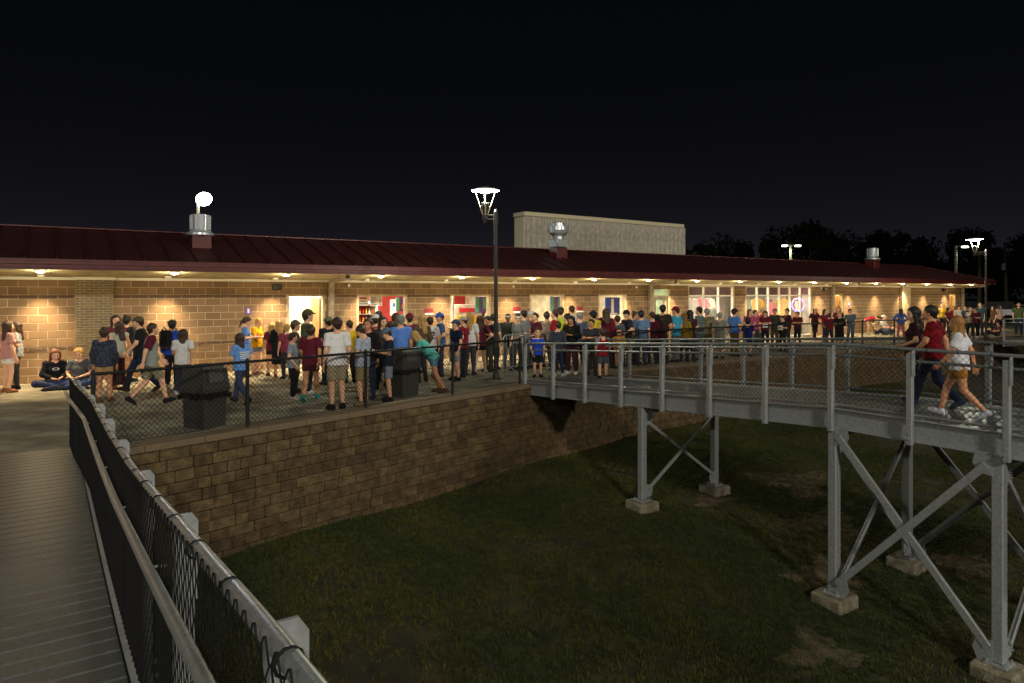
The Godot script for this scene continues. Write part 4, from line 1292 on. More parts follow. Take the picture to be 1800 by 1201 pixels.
# ------------------------------------------------------------------ building
func block_wall(root: Node3D) -> void:
	var wall := MB.new()
	# backing wall with openings, 0.2 thick, its face 12 mm behind the block faces
	var xs: Array = [B_LEFT]
	for o in OPENINGS:
		xs.append(o[0])
		xs.append(o[1])
	xs.append(B_RIGHT)
	for i in range(0, xs.size(), 2):
		wall.box(Vector3(xs[i], -0.1, -20.9), Vector3(xs[i + 1], 2.72, -20.706))
	for o in OPENINGS:
		wall.box(Vector3(o[0], o[3], -20.9), Vector3(o[1], 2.72, -20.706))
		if o[2] > 0.0:
			wall.box(Vector3(o[0], -0.1, -20.9), Vector3(o[1], o[2], -20.706))
	wall.box(Vector3(B_RIGHT - 0.2, -0.1, -24.7), Vector3(B_RIGHT, 2.72, -20.9))
	wall.box(Vector3(B_LEFT, -0.1, -24.7), Vector3(B_LEFT + 0.2, 2.72, -20.9))
	wall.box(Vector3(B_LEFT, -0.1, -24.9), Vector3(B_RIGHT, 2.72, -24.7))
	var w := put("wall", wall.mesh(), M.mortar, root)
	var courses: Array = []
	for k in 4:
		courses.append([k * 0.2, 0.2, 0])
	courses.append([0.8, 0.1, 1])
	for k in 6:
		courses.append([0.9 + k * 0.2, 0.2, 0])
	courses.append([2.1, 0.1, 1])
	courses.append([2.2, 0.2, 0])
	courses.append([2.4, 0.2, 0])
	var cache := {}
	var rest := [MB.new(), MB.new(), MB.new(), MB.new(), MB.new()]
	var kept := 0
	var cut := 1.0e9
	var all: Array = []
	var row := 0
	for c in courses:
		var y0: float = c[0]
		var h: float = c[1]
		var x := B_LEFT - (0.2 if row % 2 else 0.0)
		while x < B_RIGHT:
			var spans := [[maxf(x, B_LEFT), minf(x + 0.4064, B_RIGHT)]]
			for o in OPENINGS:
				if y0 + h * 0.5 > o[2] and y0 + h * 0.5 < o[3]:
					var nx: Array = []
					for sp in spans:
						if sp[1] <= o[0] or sp[0] >= o[1]:
							nx.append(sp)
						else:
							if sp[0] < o[0]:
								nx.append([sp[0], o[0]])
							if sp[1] > o[1]:
								nx.append([o[1], sp[1]])
					spans = nx
			for sp in spans:
				if sp[1] - sp[0] > 0.05:
					all.append([sp[0], sp[1], y0, h, c[2]])
			x += 0.4064
		row += 1
	all.sort_custom(func(p, q): return absf(p[0] + 1.5) < absf(q[0] + 1.5))
	for b in all:
		var wdt: float = b[1] - b[0] - 0.014
		var ht: float = b[3] - 0.014
		var tone := rng.randi() % 4
		var ctr := Vector3((b[0] + b[1]) * 0.5, b[2] + b[3] * 0.5, -20.73)
		if b[4] == 1:
			ctr.z += 0.006 + rng.randf() * 0.012
		if kept < 300 and b[1] > -1.4:
			var key := "%.2f_%.2f" % [wdt, ht]
			if not cache.has(key):
				var mb := MB.new()
				mb.boxc(Vector3.ZERO, Vector3(snappedf(wdt, 0.001), ht, 0.06), Transform3D(), 0.006)
				cache[key] = mb.mesh()
			put("block", cache[key], M.cmu_split if b[4] == 1 else M["cmu%d" % tone], w, Transform3D(Basis(), ctr))
			kept += 1
		else:
			rest[4 if b[4] == 1 else tone].boxc(ctr, Vector3(wdt, ht, 0.06), Transform3D(), 0.005)
	for k in 5:
		put("block_courses", rest[k].mesh(), M.cmu_split if k == 4 else M["cmu%d" % k], w).set_meta("kind", "stuff")
	# brick pilaster near the left end, plain one near the right end
	var pb := MB.new()
	pb.box(Vector3(0.51, 0.0, -20.69), Vector3(1.34, 2.6, -20.592))
	var pil := put("pilaster", pb.mesh(), M.mortar, root)
	var bm := {}
	var y := 0.0
	var r := 0
	while y < 2.57:
		var band := y > 2.07 and y < 2.12
		var bh := 0.133 if band else 0.0667
		var bl := 0.415 if band else 0.2075
		var s := 0.51 - (bl * 0.5 if r % 2 and not band else 0.0)
		while s < 1.335:
			var s0 := maxf(s, 0.51)
			var s1 := minf(s + bl, 1.34)
			if s1 - s0 > 0.03:
				var key := "%.2f_%.2f" % [s1 - s0, bh]
				if not bm.has(key):
					var mb := MB.new()
					mb.boxc(Vector3.ZERO, Vector3(s1 - s0 - 0.011, bh - 0.011, 0.05), Transform3D(), 0.003)
					bm[key] = mb.mesh()
				put("brick", bm[key], M.cmu_split if band else M["brick%d" % (rng.randi() % 3)], pil, at((s0 + s1) * 0.5, y + bh * 0.5, -20.607))
			s += bl
		y += bh
		r += 1
	var p2 := MB.new()
	p2.boxc(Vector3(42.26, 1.31, -20.6), Vector3(1.0, 2.62, 0.16), Transform3D(), 0.01)
	put("pilaster", p2.mesh(), M.cream, root)

func building() -> void:
	var root := thing("concession_building", "long block concession building with maroon metal roof", "building")
	block_wall(root)
	# trim, soffit, fascia
	var mb := MB.new()
	mb.boxc(Vector3((B_LEFT + B_RIGHT) * 0.5, 2.612, -20.655), Vector3(B_RIGHT - B_LEFT, 0.072, 0.08), Transform3D(), 0.006)
	put("wall_trim", mb.mesh(), M.trim, root)
	mb = MB.new()
	mb.boxc(Vector3(0.925, 2.618, -20.55), Vector3(0.9, 0.075, 0.09), Transform3D(), 0.006)
	put("wall_trim", mb.mesh(), M.trim, root)
	# soffit boards
	var sx := B_LEFT
	while sx < 50.0:
		var e := minf(sx + 3.0, 50.0)
		mb = MB.new()
		mb.poly([Vector3(sx + 0.003, 2.648, WALL_Z), Vector3(e - 0.003, 2.648, WALL_Z), Vector3(e - 0.003, 2.792, EAVE_Z - 0.05), Vector3(sx + 0.003, 2.792, EAVE_Z - 0.05)], Vector3.DOWN)
		mb.poly([Vector3(sx + 0.003, 2.66, WALL_Z), Vector3(e - 0.003, 2.66, WALL_Z), Vector3(e - 0.003, 2.804, EAVE_Z - 0.05), Vector3(sx + 0.003, 2.804, EAVE_Z - 0.05)], Vector3.UP)
		put("soffit_panel", mb.mesh(), M.soffit, root)
		sx = e
	# stepped fascia with gutter lip
	mb = MB.new()
	mb.extrude([Vector2(0, 2.785), Vector2(0.035, 2.785), Vector2(0.035, 2.83), Vector2(0.055, 2.835), Vector2(0.055, 2.9), Vector2(0.085, 2.91), Vector2(0.085, 2.985), Vector2(0.1, 2.99), Vector2(0.1, 3.03), Vector2(0, 3.03)], B_LEFT - 0.5, 50.1, Transform3D(Basis(Vector3(0, 0, 1), Vector3(0, 1, 0), Vector3(1, 0, 0)), Vector3(0, 0, EAVE_Z - 0.03)))
	put("fascia", mb.mesh(), M.fascia, root)
	mb = MB.new()
	mb.extrude([Vector2(0, 2.785), Vector2(0.035, 2.785), Vector2(0.055, 2.835), Vector2(0.085, 2.91), Vector2(0.1, 3.03), Vector2(0, 3.03)], -25.2, EAVE_Z + 0.065, Transform3D(Basis(Vector3(1, 0, 0), Vector3(0, 1, 0), Vector3(0, 0, 1)), Vector3(50.0, 0, 0)))
	put("fascia", mb.mesh(), M.fascia, root)
	# roof panels
	var slope := (4.0 - 3.03) / (EAVE_Z - RIDGE_Z)
	var roof_node := Node3D.new()
	roof_node.name = "roof"
	root.add_child(roof_node)
	var x := B_LEFT - 0.5
	var pan: Mesh = null
	while x < 50.0:
		var reach := minf(EAVE_Z - RIDGE_Z, 50.1 - (x + 0.3))
		if reach > 0.1:
			var a := Vector3(x, 3.03, EAVE_Z)
			var top := Vector3(x, 3.03 + slope * reach, EAVE_Z - reach)
			var full := reach > EAVE_Z - RIDGE_Z - 0.001
			if not full or pan == null:
				var q := MB.new()
				var t := top - a
				q.poly([Vector3(0, 0, 0), Vector3(0.598, 0, 0), Vector3(0.598, t.y, t.z), Vector3(0, t.y, t.z)], Vector3(0, 1, 0.3))
				q.bar(Vector3(0.02, 0.018, 0), Vector3(0.02, t.y + 0.018, t.z), 0.035, 0.055, Vector3.UP, 0.008)
				if full:
					pan = q.mesh()
				put("roof_panel", q.mesh(), M.roof, roof_node, at(a.x, a.y, a.z))
			else:
				put("roof_panel", pan, M.roof, roof_node, at(a.x, a.y, a.z))
		x += 0.6
	mb = MB.new()
	mb.boxc(Vector3((B_LEFT - 0.5 + 46.95) * 0.5, 4.005, RIDGE_Z), Vector3(46.95 - B_LEFT + 0.5, 0.045, 0.26), Transform3D(), 0.01)
	mb.bar(Vector3(46.9, 4.0, RIDGE_Z), Vector3(50.05, 3.05, EAVE_Z), 0.14, 0.04, Vector3.UP, 0.008)
	put("ridge_cap", mb.mesh(), M.fascia, roof_node)
	mb = MB.new()
	mb.poly([Vector3(B_LEFT - 0.5, 3.99, RIDGE_Z), Vector3(46.9, 3.99, RIDGE_Z), Vector3(50.0, 3.02, -25.1), Vector3(B_LEFT - 0.5, 3.02, -25.1)], Vector3(0, 1, -0.3))
	mb.poly([Vector3(46.9, 3.99, RIDGE_Z), Vector3(50.05, 3.02, EAVE_Z), Vector3(50.05, 3.02, -25.1)], Vector3(1, 1, 0))
	put("rear_roof", mb.mesh(), M.roof, roof_node)
	# steel columns and outriggers
	for cx in [7.18, 20.97, 34.6, 49.72]:
		mb = MB.new()
		mb.boxc(Vector3(cx, 1.31, -20.58), Vector3(0.15, 2.62, 0.15), Transform3D(), 0.012)
		put("column", mb.mesh(), M.column, root)
		mb = MB.new()
		mb.bar(Vector3(cx, 2.62, -20.66), Vector3(cx, 2.7, -19.2), 0.12, 0.15, Vector3.UP, 0.01)
		mb.boxc(Vector3(cx, 2.7, -19.19), Vector3(0.15, 0.18, 0.02), Transform3D(), 0.004)
		put("beam", mb.mesh(), M.column, root)
	# ceiling and floor of the rooms
	mb = MB.new()
	mb.box(Vector3(B_LEFT, 2.66, -24.8), Vector3(B_RIGHT, 2.72, -20.9))
	put("ceiling", mb.mesh(), M.room, root)
	mb = MB.new()
	mb.box(Vector3(B_LEFT, -0.06, -24.8), Vector3(B_RIGHT, 0.0, -20.72))
	put("room_floor", mb.mesh(), M.room_floor, root)
	var part := func(x0: float, m: Material):
		var q := MB.new()
		q.box(Vector3(x0 - 0.05, 0, -24.7), Vector3(x0 + 0.05, 2.66, -20.9))
		put("partition", q.mesh(), m, root)
	for pt in [[5.5, M.room], [7.35, M.room], [14.1, M.room], [20.9, M.room], [23.1, M.room], [33.3, M.room], [34.5, M.room], [36.1, M.room], [47.6, M.room]]:
		part.call(pt[0], pt[1])
	var liner := func(x0: float, x1: float, z: float, m: Material):
		var q := MB.new()
		q.box(Vector3(x0, 0.0, z - 0.05), Vector3(x1, 2.66, z))
		put("room_wall", q.mesh(), m, root)
	liner.call(5.56, 7.29, -22.4, M.room)
	liner.call(7.41, 14.04, -24.2, M.room_red)
	liner.call(14.16, 20.84, -24.4, M.room)
	liner.call(23.16, 33.24, -24.4, M.column)
	liner.call(34.56, 36.04, -21.9, M.room)
	liner.call(47.66, 49.68, -21.9, M.room)
	liner.call(20.96, 23.04, -22.6, M.room)
	# frames of the openings
	for i in OPENINGS.size():
		var o: Array = OPENINGS[i]
		mb = MB.new()
		var zf := -20.8
		for e in [o[0] + 0.035, o[1] - 0.035]:
			mb.boxc(Vector3(e, (o[2] + o[3]) * 0.5, zf), Vector3(0.07, o[3] - o[2], 0.17), Transform3D(), 0.006)
		mb.boxc(Vector3((o[0] + o[1]) * 0.5, o[3] - 0.03, zf), Vector3(o[1] - o[0] - 0.145, 0.06, 0.168), Transform3D(), 0.006)
		var is_window := i in [1, 2, 3, 4]
		put("window_frame" if is_window or i in [6, 7] else "door_frame", mb.mesh(), M.cream, root)
		if is_window:
			mb = MB.new()
			mb.boxc(Vector3((o[0] + o[1]) * 0.5, 1.05, -20.72), Vector3(o[1] - o[0] + 0.1, 0.04, 0.5), Transform3D(), 0.008)
			put("counter", mb.mesh(), M.steel, root)
	# door with narrow glass and transom
	mb = MB.new()
	for q in [[21.41, 1.03, 0.2, 2.06], [22.06, 1.03, 0.22, 2.06], [21.72, 0.58, 0.42, 1.16], [21.72, 2.005, 0.42, 0.11]]:
		mb.boxc(Vector3(q[0], q[1], -20.82), Vector3(q[2] - 0.001, q[3], 0.05), Transform3D(), 0.003)
	var door := put("door", mb.mesh(), M.column, root)
	mb = MB.new()
	mb.box(Vector3(21.51, 1.16, -20.825), Vector3(21.93, 1.95, -20.817))
	put("glass", mb.mesh(), M.glass, door)
	mb = MB.new()
	mb.box(Vector3(21.34, 2.14, -20.825), Vector3(22.16, 2.43, -20.817))
	put("transom", mb.mesh(), M.glass, root)
	mb = MB.new()
	mb.boxc(Vector3(21.75, 2.1, -20.81), Vector3(0.84, 0.08, 0.08), Transform3D(), 0.003)
	put("transom_bar", mb.mesh(), M.cream, root)
	# open door leaves standing in the restroom openings
	for dd in [[6.93, 5], [35.62, 8], [48.9, 9]]:
		mb = MB.new()
		mb.boxc(Vector3(dd[0], 1.05, -21.3), Vector3(0.045, 2.08, 0.82), Transform3D(), 0.004)
		put("door", mb.mesh(), M.oak, root)
	# shop glazing
	for w in [[23.5, 26.55, 3], [27.5, 32.78, 6]]:
		var x0: float = w[0]
		var x1: float = w[1]
		var nn: int = w[2]
		for k in nn + 1:
			var xx := lerpf(x0, x1, float(k) / nn)
			mb = MB.new()
			mb.boxc(Vector3(xx, 1.3, -20.78), Vector3(0.055, 2.56, 0.1), Transform3D(), 0.006)
			put("mullion", mb.mesh(), M.trim, root)
		for yy in [0.09, 2.12, 2.55]:
			for k in nn:
				mb = MB.new()
				var a := lerpf(x0, x1, float(k) / nn) + 0.03
				var b := lerpf(x0, x1, float(k + 1) / nn) - 0.03
				mb.boxc(Vector3((a + b) * 0.5, yy, -20.78), Vector3(b - a, 0.06, 0.09), Transform3D(), 0.006)
				put("transom_bar", mb.mesh(), M.trim, root)
		for k in nn:
			var a := lerpf(x0, x1, float(k) / nn) + 0.03
			var b := lerpf(x0, x1, float(k + 1) / nn) - 0.03
			for yy in [[0.12, 2.09], [2.15, 2.52]]:
				mb = MB.new()
				mb.box(Vector3(a, yy[0], -20.785), Vector3(b, yy[1], -20.779))
				put("pane", mb.mesh(), M.glass, root)
	# dark wall packs and little signs on the wall
	for q in [[5.55, 2.43], [33.9, 2.45], [47.2, 2.45]]:
		mb = MB.new()
		mb.boxc(Vector3(q[0], q[1], -20.64), Vector3(0.28, 0.17, 0.12), Transform3D(), 0.02)
		mb.boxc(Vector3(q[0], q[1] - 0.02, -20.575), Vector3(0.22, 0.09, 0.02), Transform3D(), 0.004)
		put("wall_pack", mb.mesh(), M.bronze, root)
	for q in [[10.6, 1.62], [14.2, 1.62], [17.2, 1.6]]:
		mb = MB.new()
		mb.boxc(Vector3(q[0], q[1], -20.69), Vector3(0.34, 0.22, 0.012), Transform3D(), 0.002)
		var sg := put("sign", mb.mesh(), M.maroon_sign, root)
		mb = MB.new()
		mb.boxc(Vector3(q[0], q[1] - 0.08, -20.682), Vector3(0.33, 0.05, 0.006), Transform3D(), 0.001)
		put("strip", mb.mesh(), M.white, sg)
	for q in [[4.75, 1.72], [36.3, 1.62], [47.0, 1.75]]:
		mb = MB.new()
		mb.boxc(Vector3(q[0], q[1], -20.69), Vector3(0.16, 0.2, 0.012), Transform3D(), 0.002)
		var sg := put("sign", mb.mesh(), M.purple_card, root)
		mb = MB.new()
		mb.boxc(Vector3(q[0], q[1] + 0.01, -20.682), Vector3(0.06, 0.12, 0.006), Transform3D(), 0.001)
		put("symbol", mb.mesh(), M.white, sg)
	for q in [[7.75, 2.47], [14.0, 2.47], [20.2, 2.47], [33.6, 2.47]]:
		mb = MB.new()
		mb.lathe([Vector2(0, 0.06), Vector2(0.035, 0.055), Vector2(0.045, 0.0), Vector2(0.04, -0.03), Vector2(0, -0.05)], 12, at(q[0], q[1], -20.62))
		mb.boxc(Vector3(q[0], q[1] + 0.02, -20.67), Vector3(0.04, 0.04, 0.08), Transform3D(), 0.004)
		put("camera_housing", mb.mesh(), M.white, root)

func soffit_lights() -> void:
	var names := ["leftmost", "above the wall between brick pilaster and white door", "left of the white door", "above the first service window", "right of the first service window", "left of the lamp post", "above the third service window", "right of the third service window", "above the narrow glass door", "above the left shop window", "over the pier between shop windows", "over the yellow shirt display", "over the right shop window", "right of the shop"]
	for k in range(-1, 18):
		var x := -0.2 + 2.8 * k
		var lb: String = "round recessed soffit downlight " + (names[k] if k >= 0 and k < names.size() else ("beyond the left picture edge" if k < 0 else ["left of the bending person", "over the seated people", "over the pale pilaster", "left of the corner door"][k - 14]))
		for row in 2:
			# the first row hangs near the eave and lights the pavement, the second washes the wall
			var low := 0.0 if row == 0 else 0.018
			var where := Vector3(x, 2.768, -19.15) if row == 0 else Vector3(x, 2.686, -20.25)
			var t := thing("soffit_light" if row == 0 else "wall_washer", lb if row == 0 else lb.replace("round recessed soffit downlight", "wall washing spot"), "light", "downlights along the eave" if row == 0 else "wall washers along the trim", where)
			var mb := MB.new()
			var rr := 0.1 if row == 0 else 0.07
			mb.lathe([Vector2(rr, -0.005 - low), Vector2(rr, -0.03 + 0.018 - low * 2.0), Vector2(rr + 0.015, -0.03 + 0.018 - low * 2.0), Vector2(rr + 0.015, 0.02)], 20)
			put("ring", mb.mesh(), M.trim, t)
			mb = MB.new()
			if row == 0:
				mb.lathe([Vector2(0.0, -0.058), Vector2(0.05, -0.055), Vector2(0.08, -0.046), Vector2(0.094, -0.032), Vector2(0.098, -0.015)], 20)
			else:
				mb.lathe([Vector2(0.0, -0.03), Vector2(0.069, -0.03), Vector2(0.0695, -0.015)], 20)
			put("lens", mb.mesh(), M.can_glow if row == 0 else M.wash_glow, t)
			var s := SpotLight3D.new()
			s.name = "beam"
			s.light_color = Color(1.0, 0.88, 0.68)
			s.light_energy = CAN_E if row == 0 else WASH_E
			s.spot_angle = 41.0 if row == 0 else 43.0
			s.spot_angle_attenuation = 0.45 if row == 0 else 1.0
			s.spot_range = 12.0
			s.light_size = 0.05
			s.shadow_enabled = true
			t.add_child(s)
			s.position = Vector3(0, -0.07, 0)
			s.rotation.x = -PI / 2
			if row == 0:
				var o := OmniLight3D.new()
				o.name = "spill"
				o.light_color = Color(1.0, 0.9, 0.7)
				o.light_energy = SPILL_E
				o.light_size = 0.06
				o.omni_range = 15.0
				o.omni_attenuation = 2.0
				o.shadow_enabled = true
				t.add_child(o)
				o.position = Vector3(0, -0.09, 0)

func room_light(x: float, z: float, w: float, d: float, e: float, label: String, col := Color(1.0, 0.93, 0.8)) -> void:
	var t := thing("ceiling_light", label, "light", "ceiling panels in the lit rooms", Vector3(x, 2.655, z))
	var mb := MB.new()
	mb.boxc(Vector3(0, -0.02, 0), Vector3(w + 0.05, 0.035, d + 0.05), Transform3D(), 0.004)
	put("frame", mb.mesh(), M.white, t)
	mb = MB.new()
	mb.boxc(Vector3(0, -0.042, 0), Vector3(w, 0.008, d))
	put("diffuser", mb.mesh(), M.tube_glow, t)
	var a := AreaLight3D.new()
	a.name = "panel_glow"
	a.area_size = Vector2(w, d)
	a.light_energy = e
	a.light_color = col
	a.shadow_enabled = true
	t.add_child(a)
	a.position = Vector3(0, -0.055, 0)
	a.rotation.x = -PI / 2

# ------------------------------------------------------------------ fences, bridge, walkway
var link_cache := {}
func link_mesh(w: float, h: float, pitch: float, r: float, sides: int) -> ArrayMesh:
	var key := "%.2f_%.2f_%.3f_%.4f_%d" % [w, h, pitch, r, sides]
	if link_cache.has(key):
		return link_cache[key]
	var mb := MB.new()
	var nw := int(round(w / pitch))
	var nh := int(round(h / (pitch * 0.5)))
	var px := w / nw
	var py := h / nh
	for k in nw:
		var path: Array = []
		for j in nh + 1:
			var right := j % 2 == 1
			# neighbouring wires hook round each other at the joints
			path.append(Vector3(k * px + (px * 0.5 + r * 0.4 if right else -r * 0.4), j * py, (r if right else -r) * 0.9))
		mb.tube(path, r, sides, false)
		var p2: Array = []
		for j in nh + 1:
			var right := j % 2 == 0
			p2.append(Vector3(k * px + px * 0.5 + (px * 0.5 + r * 0.4 if right else -r * 0.4), j * py, (r if right else -r) * 0.9))
		mb.tube(p2, r, sides, false)
	link_cache[key] = mb.mesh()
	return link_cache[key]

# a bay of chain-link from a to b (bottom corners), h high
func link_bay(parent: Node, a: Vector3, b: Vector3, h: float, pitch: float, r: float, sides: int, m: Material) -> void:
	var run := Vector3(b.x - a.x, 0, b.z - a.z)
	var w := snappedf(run.length(), 0.02)
	var xa := (b - a) / w
	var za := run.normalized().cross(Vector3.UP)
	put("chain_link", link_mesh(w, h, pitch, r, sides), m, parent, Transform3D(Basis(xa, Vector3.UP, za), a)).set_meta("kind", "stuff")

func pipe(called: String, path: Array, r: float, m: Material, parent: Node, sides := 10) -> void:
	var mb := MB.new()
	mb.tube(path, r, sides)
	put(called, mb.mesh(), m, parent)

func plaza_fence(called: String, label: String, pts: Array, pitch: float, r: float, sides: int) -> void:
	var root := thing(called, label, "fence")
	for i in pts.size():
		var p: Vector3 = pts[i]
		var mb := MB.new()
		mb.tube([p + Vector3(0, -0.02, 0), p + Vector3(0, 1.12, 0)], 0.03, 10)
		mb.lathe([Vector2(0, 0.06), Vector2(0.02, 0.05), Vector2(0.035, 0.02), Vector2(0.035, 0)], 10, at(p.x, 1.1, p.z))
		put("post", mb.mesh(), M.black_paint, root)
		if i + 1 < pts.size():
			var q: Vector3 = pts[i + 1]
			pipe("top_rail", [p + Vector3(0, 1.09, 0), q + Vector3(0, 1.09, 0)], 0.024, M.black_paint, root)
			link_bay(root, p + Vector3(0, 0.05, 0.034), q + Vector3(0, 0.05, 0.034), 1.07, pitch, r, sides, M.vinyl)
			var mb2 := MB.new()
			mb2.tube([p + Vector3(0, 0.06, 0.034), q + Vector3(0, 0.06, 0.034)], 0.004, 5)
			put("tension_wire", mb2.mesh(), M.vinyl, root)

# one railing of a ramp: x of the line, ds = post positions, out = +1/-1 side on which the posts stand
func ramp_railing(root: Node3D, x: float, ds: Array, out: float, deck: Callable, pitch: float, r: float, sides: int, shift: Callable) -> void:
	for i in ds.size():
		var d: float = ds[i]
		var xx: float = x + shift.call(d)
		var y: float = deck.call(d)
		var mb := MB.new()
		# galvanised channel post with a clipped cap plate, bolted to the girder
		var px := xx + out * 0.07
		mb.boxc(Vector3(px - out * 0.006, y + 0.32, -d), Vector3(0.075, 1.25, 0.075), Transform3D(), 0.006)
		put("post", mb.mesh(), M.galv, root)
		mb = MB.new()
		mb.extrude([Vector2(-0.045, -0.25), Vector2(0.035, -0.25), Vector2(0.035, 0.065), Vector2(0.012, 0.1), Vector2(-0.045, 0.1)], -0.006, 0.006, Transform3D(Basis(Vector3(out, 0, 0), Vector3.UP, Vector3(0, 0, 1)), Vector3(px + out * 0.005, y + 0.89, -d + 0.045)))
		put("cap_plate", mb.mesh(), M.galv, root)
		mb = MB.new()
		for bb in [-0.14, -0.22]:
			mb.tube([Vector3(px + out * 0.04, y + bb, -d), Vector3(px + out * 0.062, y + bb, -d)], 0.014, 6)
		put("bolts", mb.mesh(), M.galv, root)
		if i + 1 < ds.size():
			var e: float = ds[i + 1]
			var x2: float = x + shift.call(e)
			var y2: float = deck.call(e)
			var a := Vector3(xx, y, -d)
			var b := Vector3(x2, y2, -e)
			pipe("top_rail", [a + Vector3(0, 1.0, 0), b + Vector3(0, 1.0, 0)], 0.024, M.galv_pipe, root, 12)
			pipe("bottom_rail", [a + Vector3(0, 0.1, 0), b + Vector3(0, 0.1, 0)], 0.018, M.galv_pipe, root)
			pipe("handrail", [a + Vector3(-out * 0.085, 0.83, 0), b + Vector3(-out * 0.085, 0.83, 0)], 0.02, M.galv_pipe, root, 12)
			var mid := (a + b) * 0.5
			pipe("bracket", [a + Vector3(0, 0.78, 0), a + Vector3(-out * 0.085, 0.79, 0), a + Vector3(-out * 0.085, 0.82, 0)], 0.007, M.galv_pipe, root, 6)
			link_bay(root, a + Vector3(-out * 0.032, 0.06, 0), b + Vector3(-out * 0.032, 0.06, 0), 0.97, pitch, r, sides, M.vinyl)
			for k in 3:
				var tpos := a.lerp(b, (k + 0.5) / 3.0) + Vector3(0, 1.0, 0)
				var tb := MB.new()
				var ring: Array = []
				for j in 11:
					var an := TAU * j / 10
					ring.append(tpos + Vector3(cos(an) * 0.029 - out * 0.004, sin(an) * 0.029 - 0.003, 0))
				tb.tube(ring, 0.004, 5, false)
				put("wire_tie", tb.mesh(), M.vinyl, root)

func girder(root: Node3D, x: float, ds: Array, out: float, deck: Callable) -> void:
	for i in ds.size() - 1:
		var a := Vector3(x, deck.call(ds[i]) - 0.12, -ds[i])
		var b := Vector3(x, deck.call(ds[i + 1]) - 0.12, -ds[i + 1])
		var mb := MB.new()
		mb.channel(a, b, 0.305, 0.075, 0.012, Vector3(out, 0, 0))
		put("girder", mb.mesh(), M.galv, root)

func decking(root: Node3D, x0: float, x1: float, d0: float, d1: float, deck: Callable, wide: float) -> void:
	var d := d0
	while d < d1 - 0.02:
		var e := minf(d + wide, d1)
		var ya: float = deck.call(d)
		var yb: float = deck.call(e)
		var mb := MB.new()
		var z := Vector3(0, yb - ya, -(e - d))
		var ln := z.length()
		var bas := Basis(Vector3(1, 0, 0), z.normalized().cross(Vector3(1, 0, 0)), z.normalized())
		mb.boxc(Vector3.ZERO, Vector3(x1 - x0, 0.03, ln - 0.012), Transform3D(), 0.009)
		put("plank", mb.mesh(), M.deck, root, Transform3D(bas, Vector3((x0 + x1) * 0.5, (ya + yb) * 0.5 - 0.015, -(d + e) * 0.5)))
		d = e

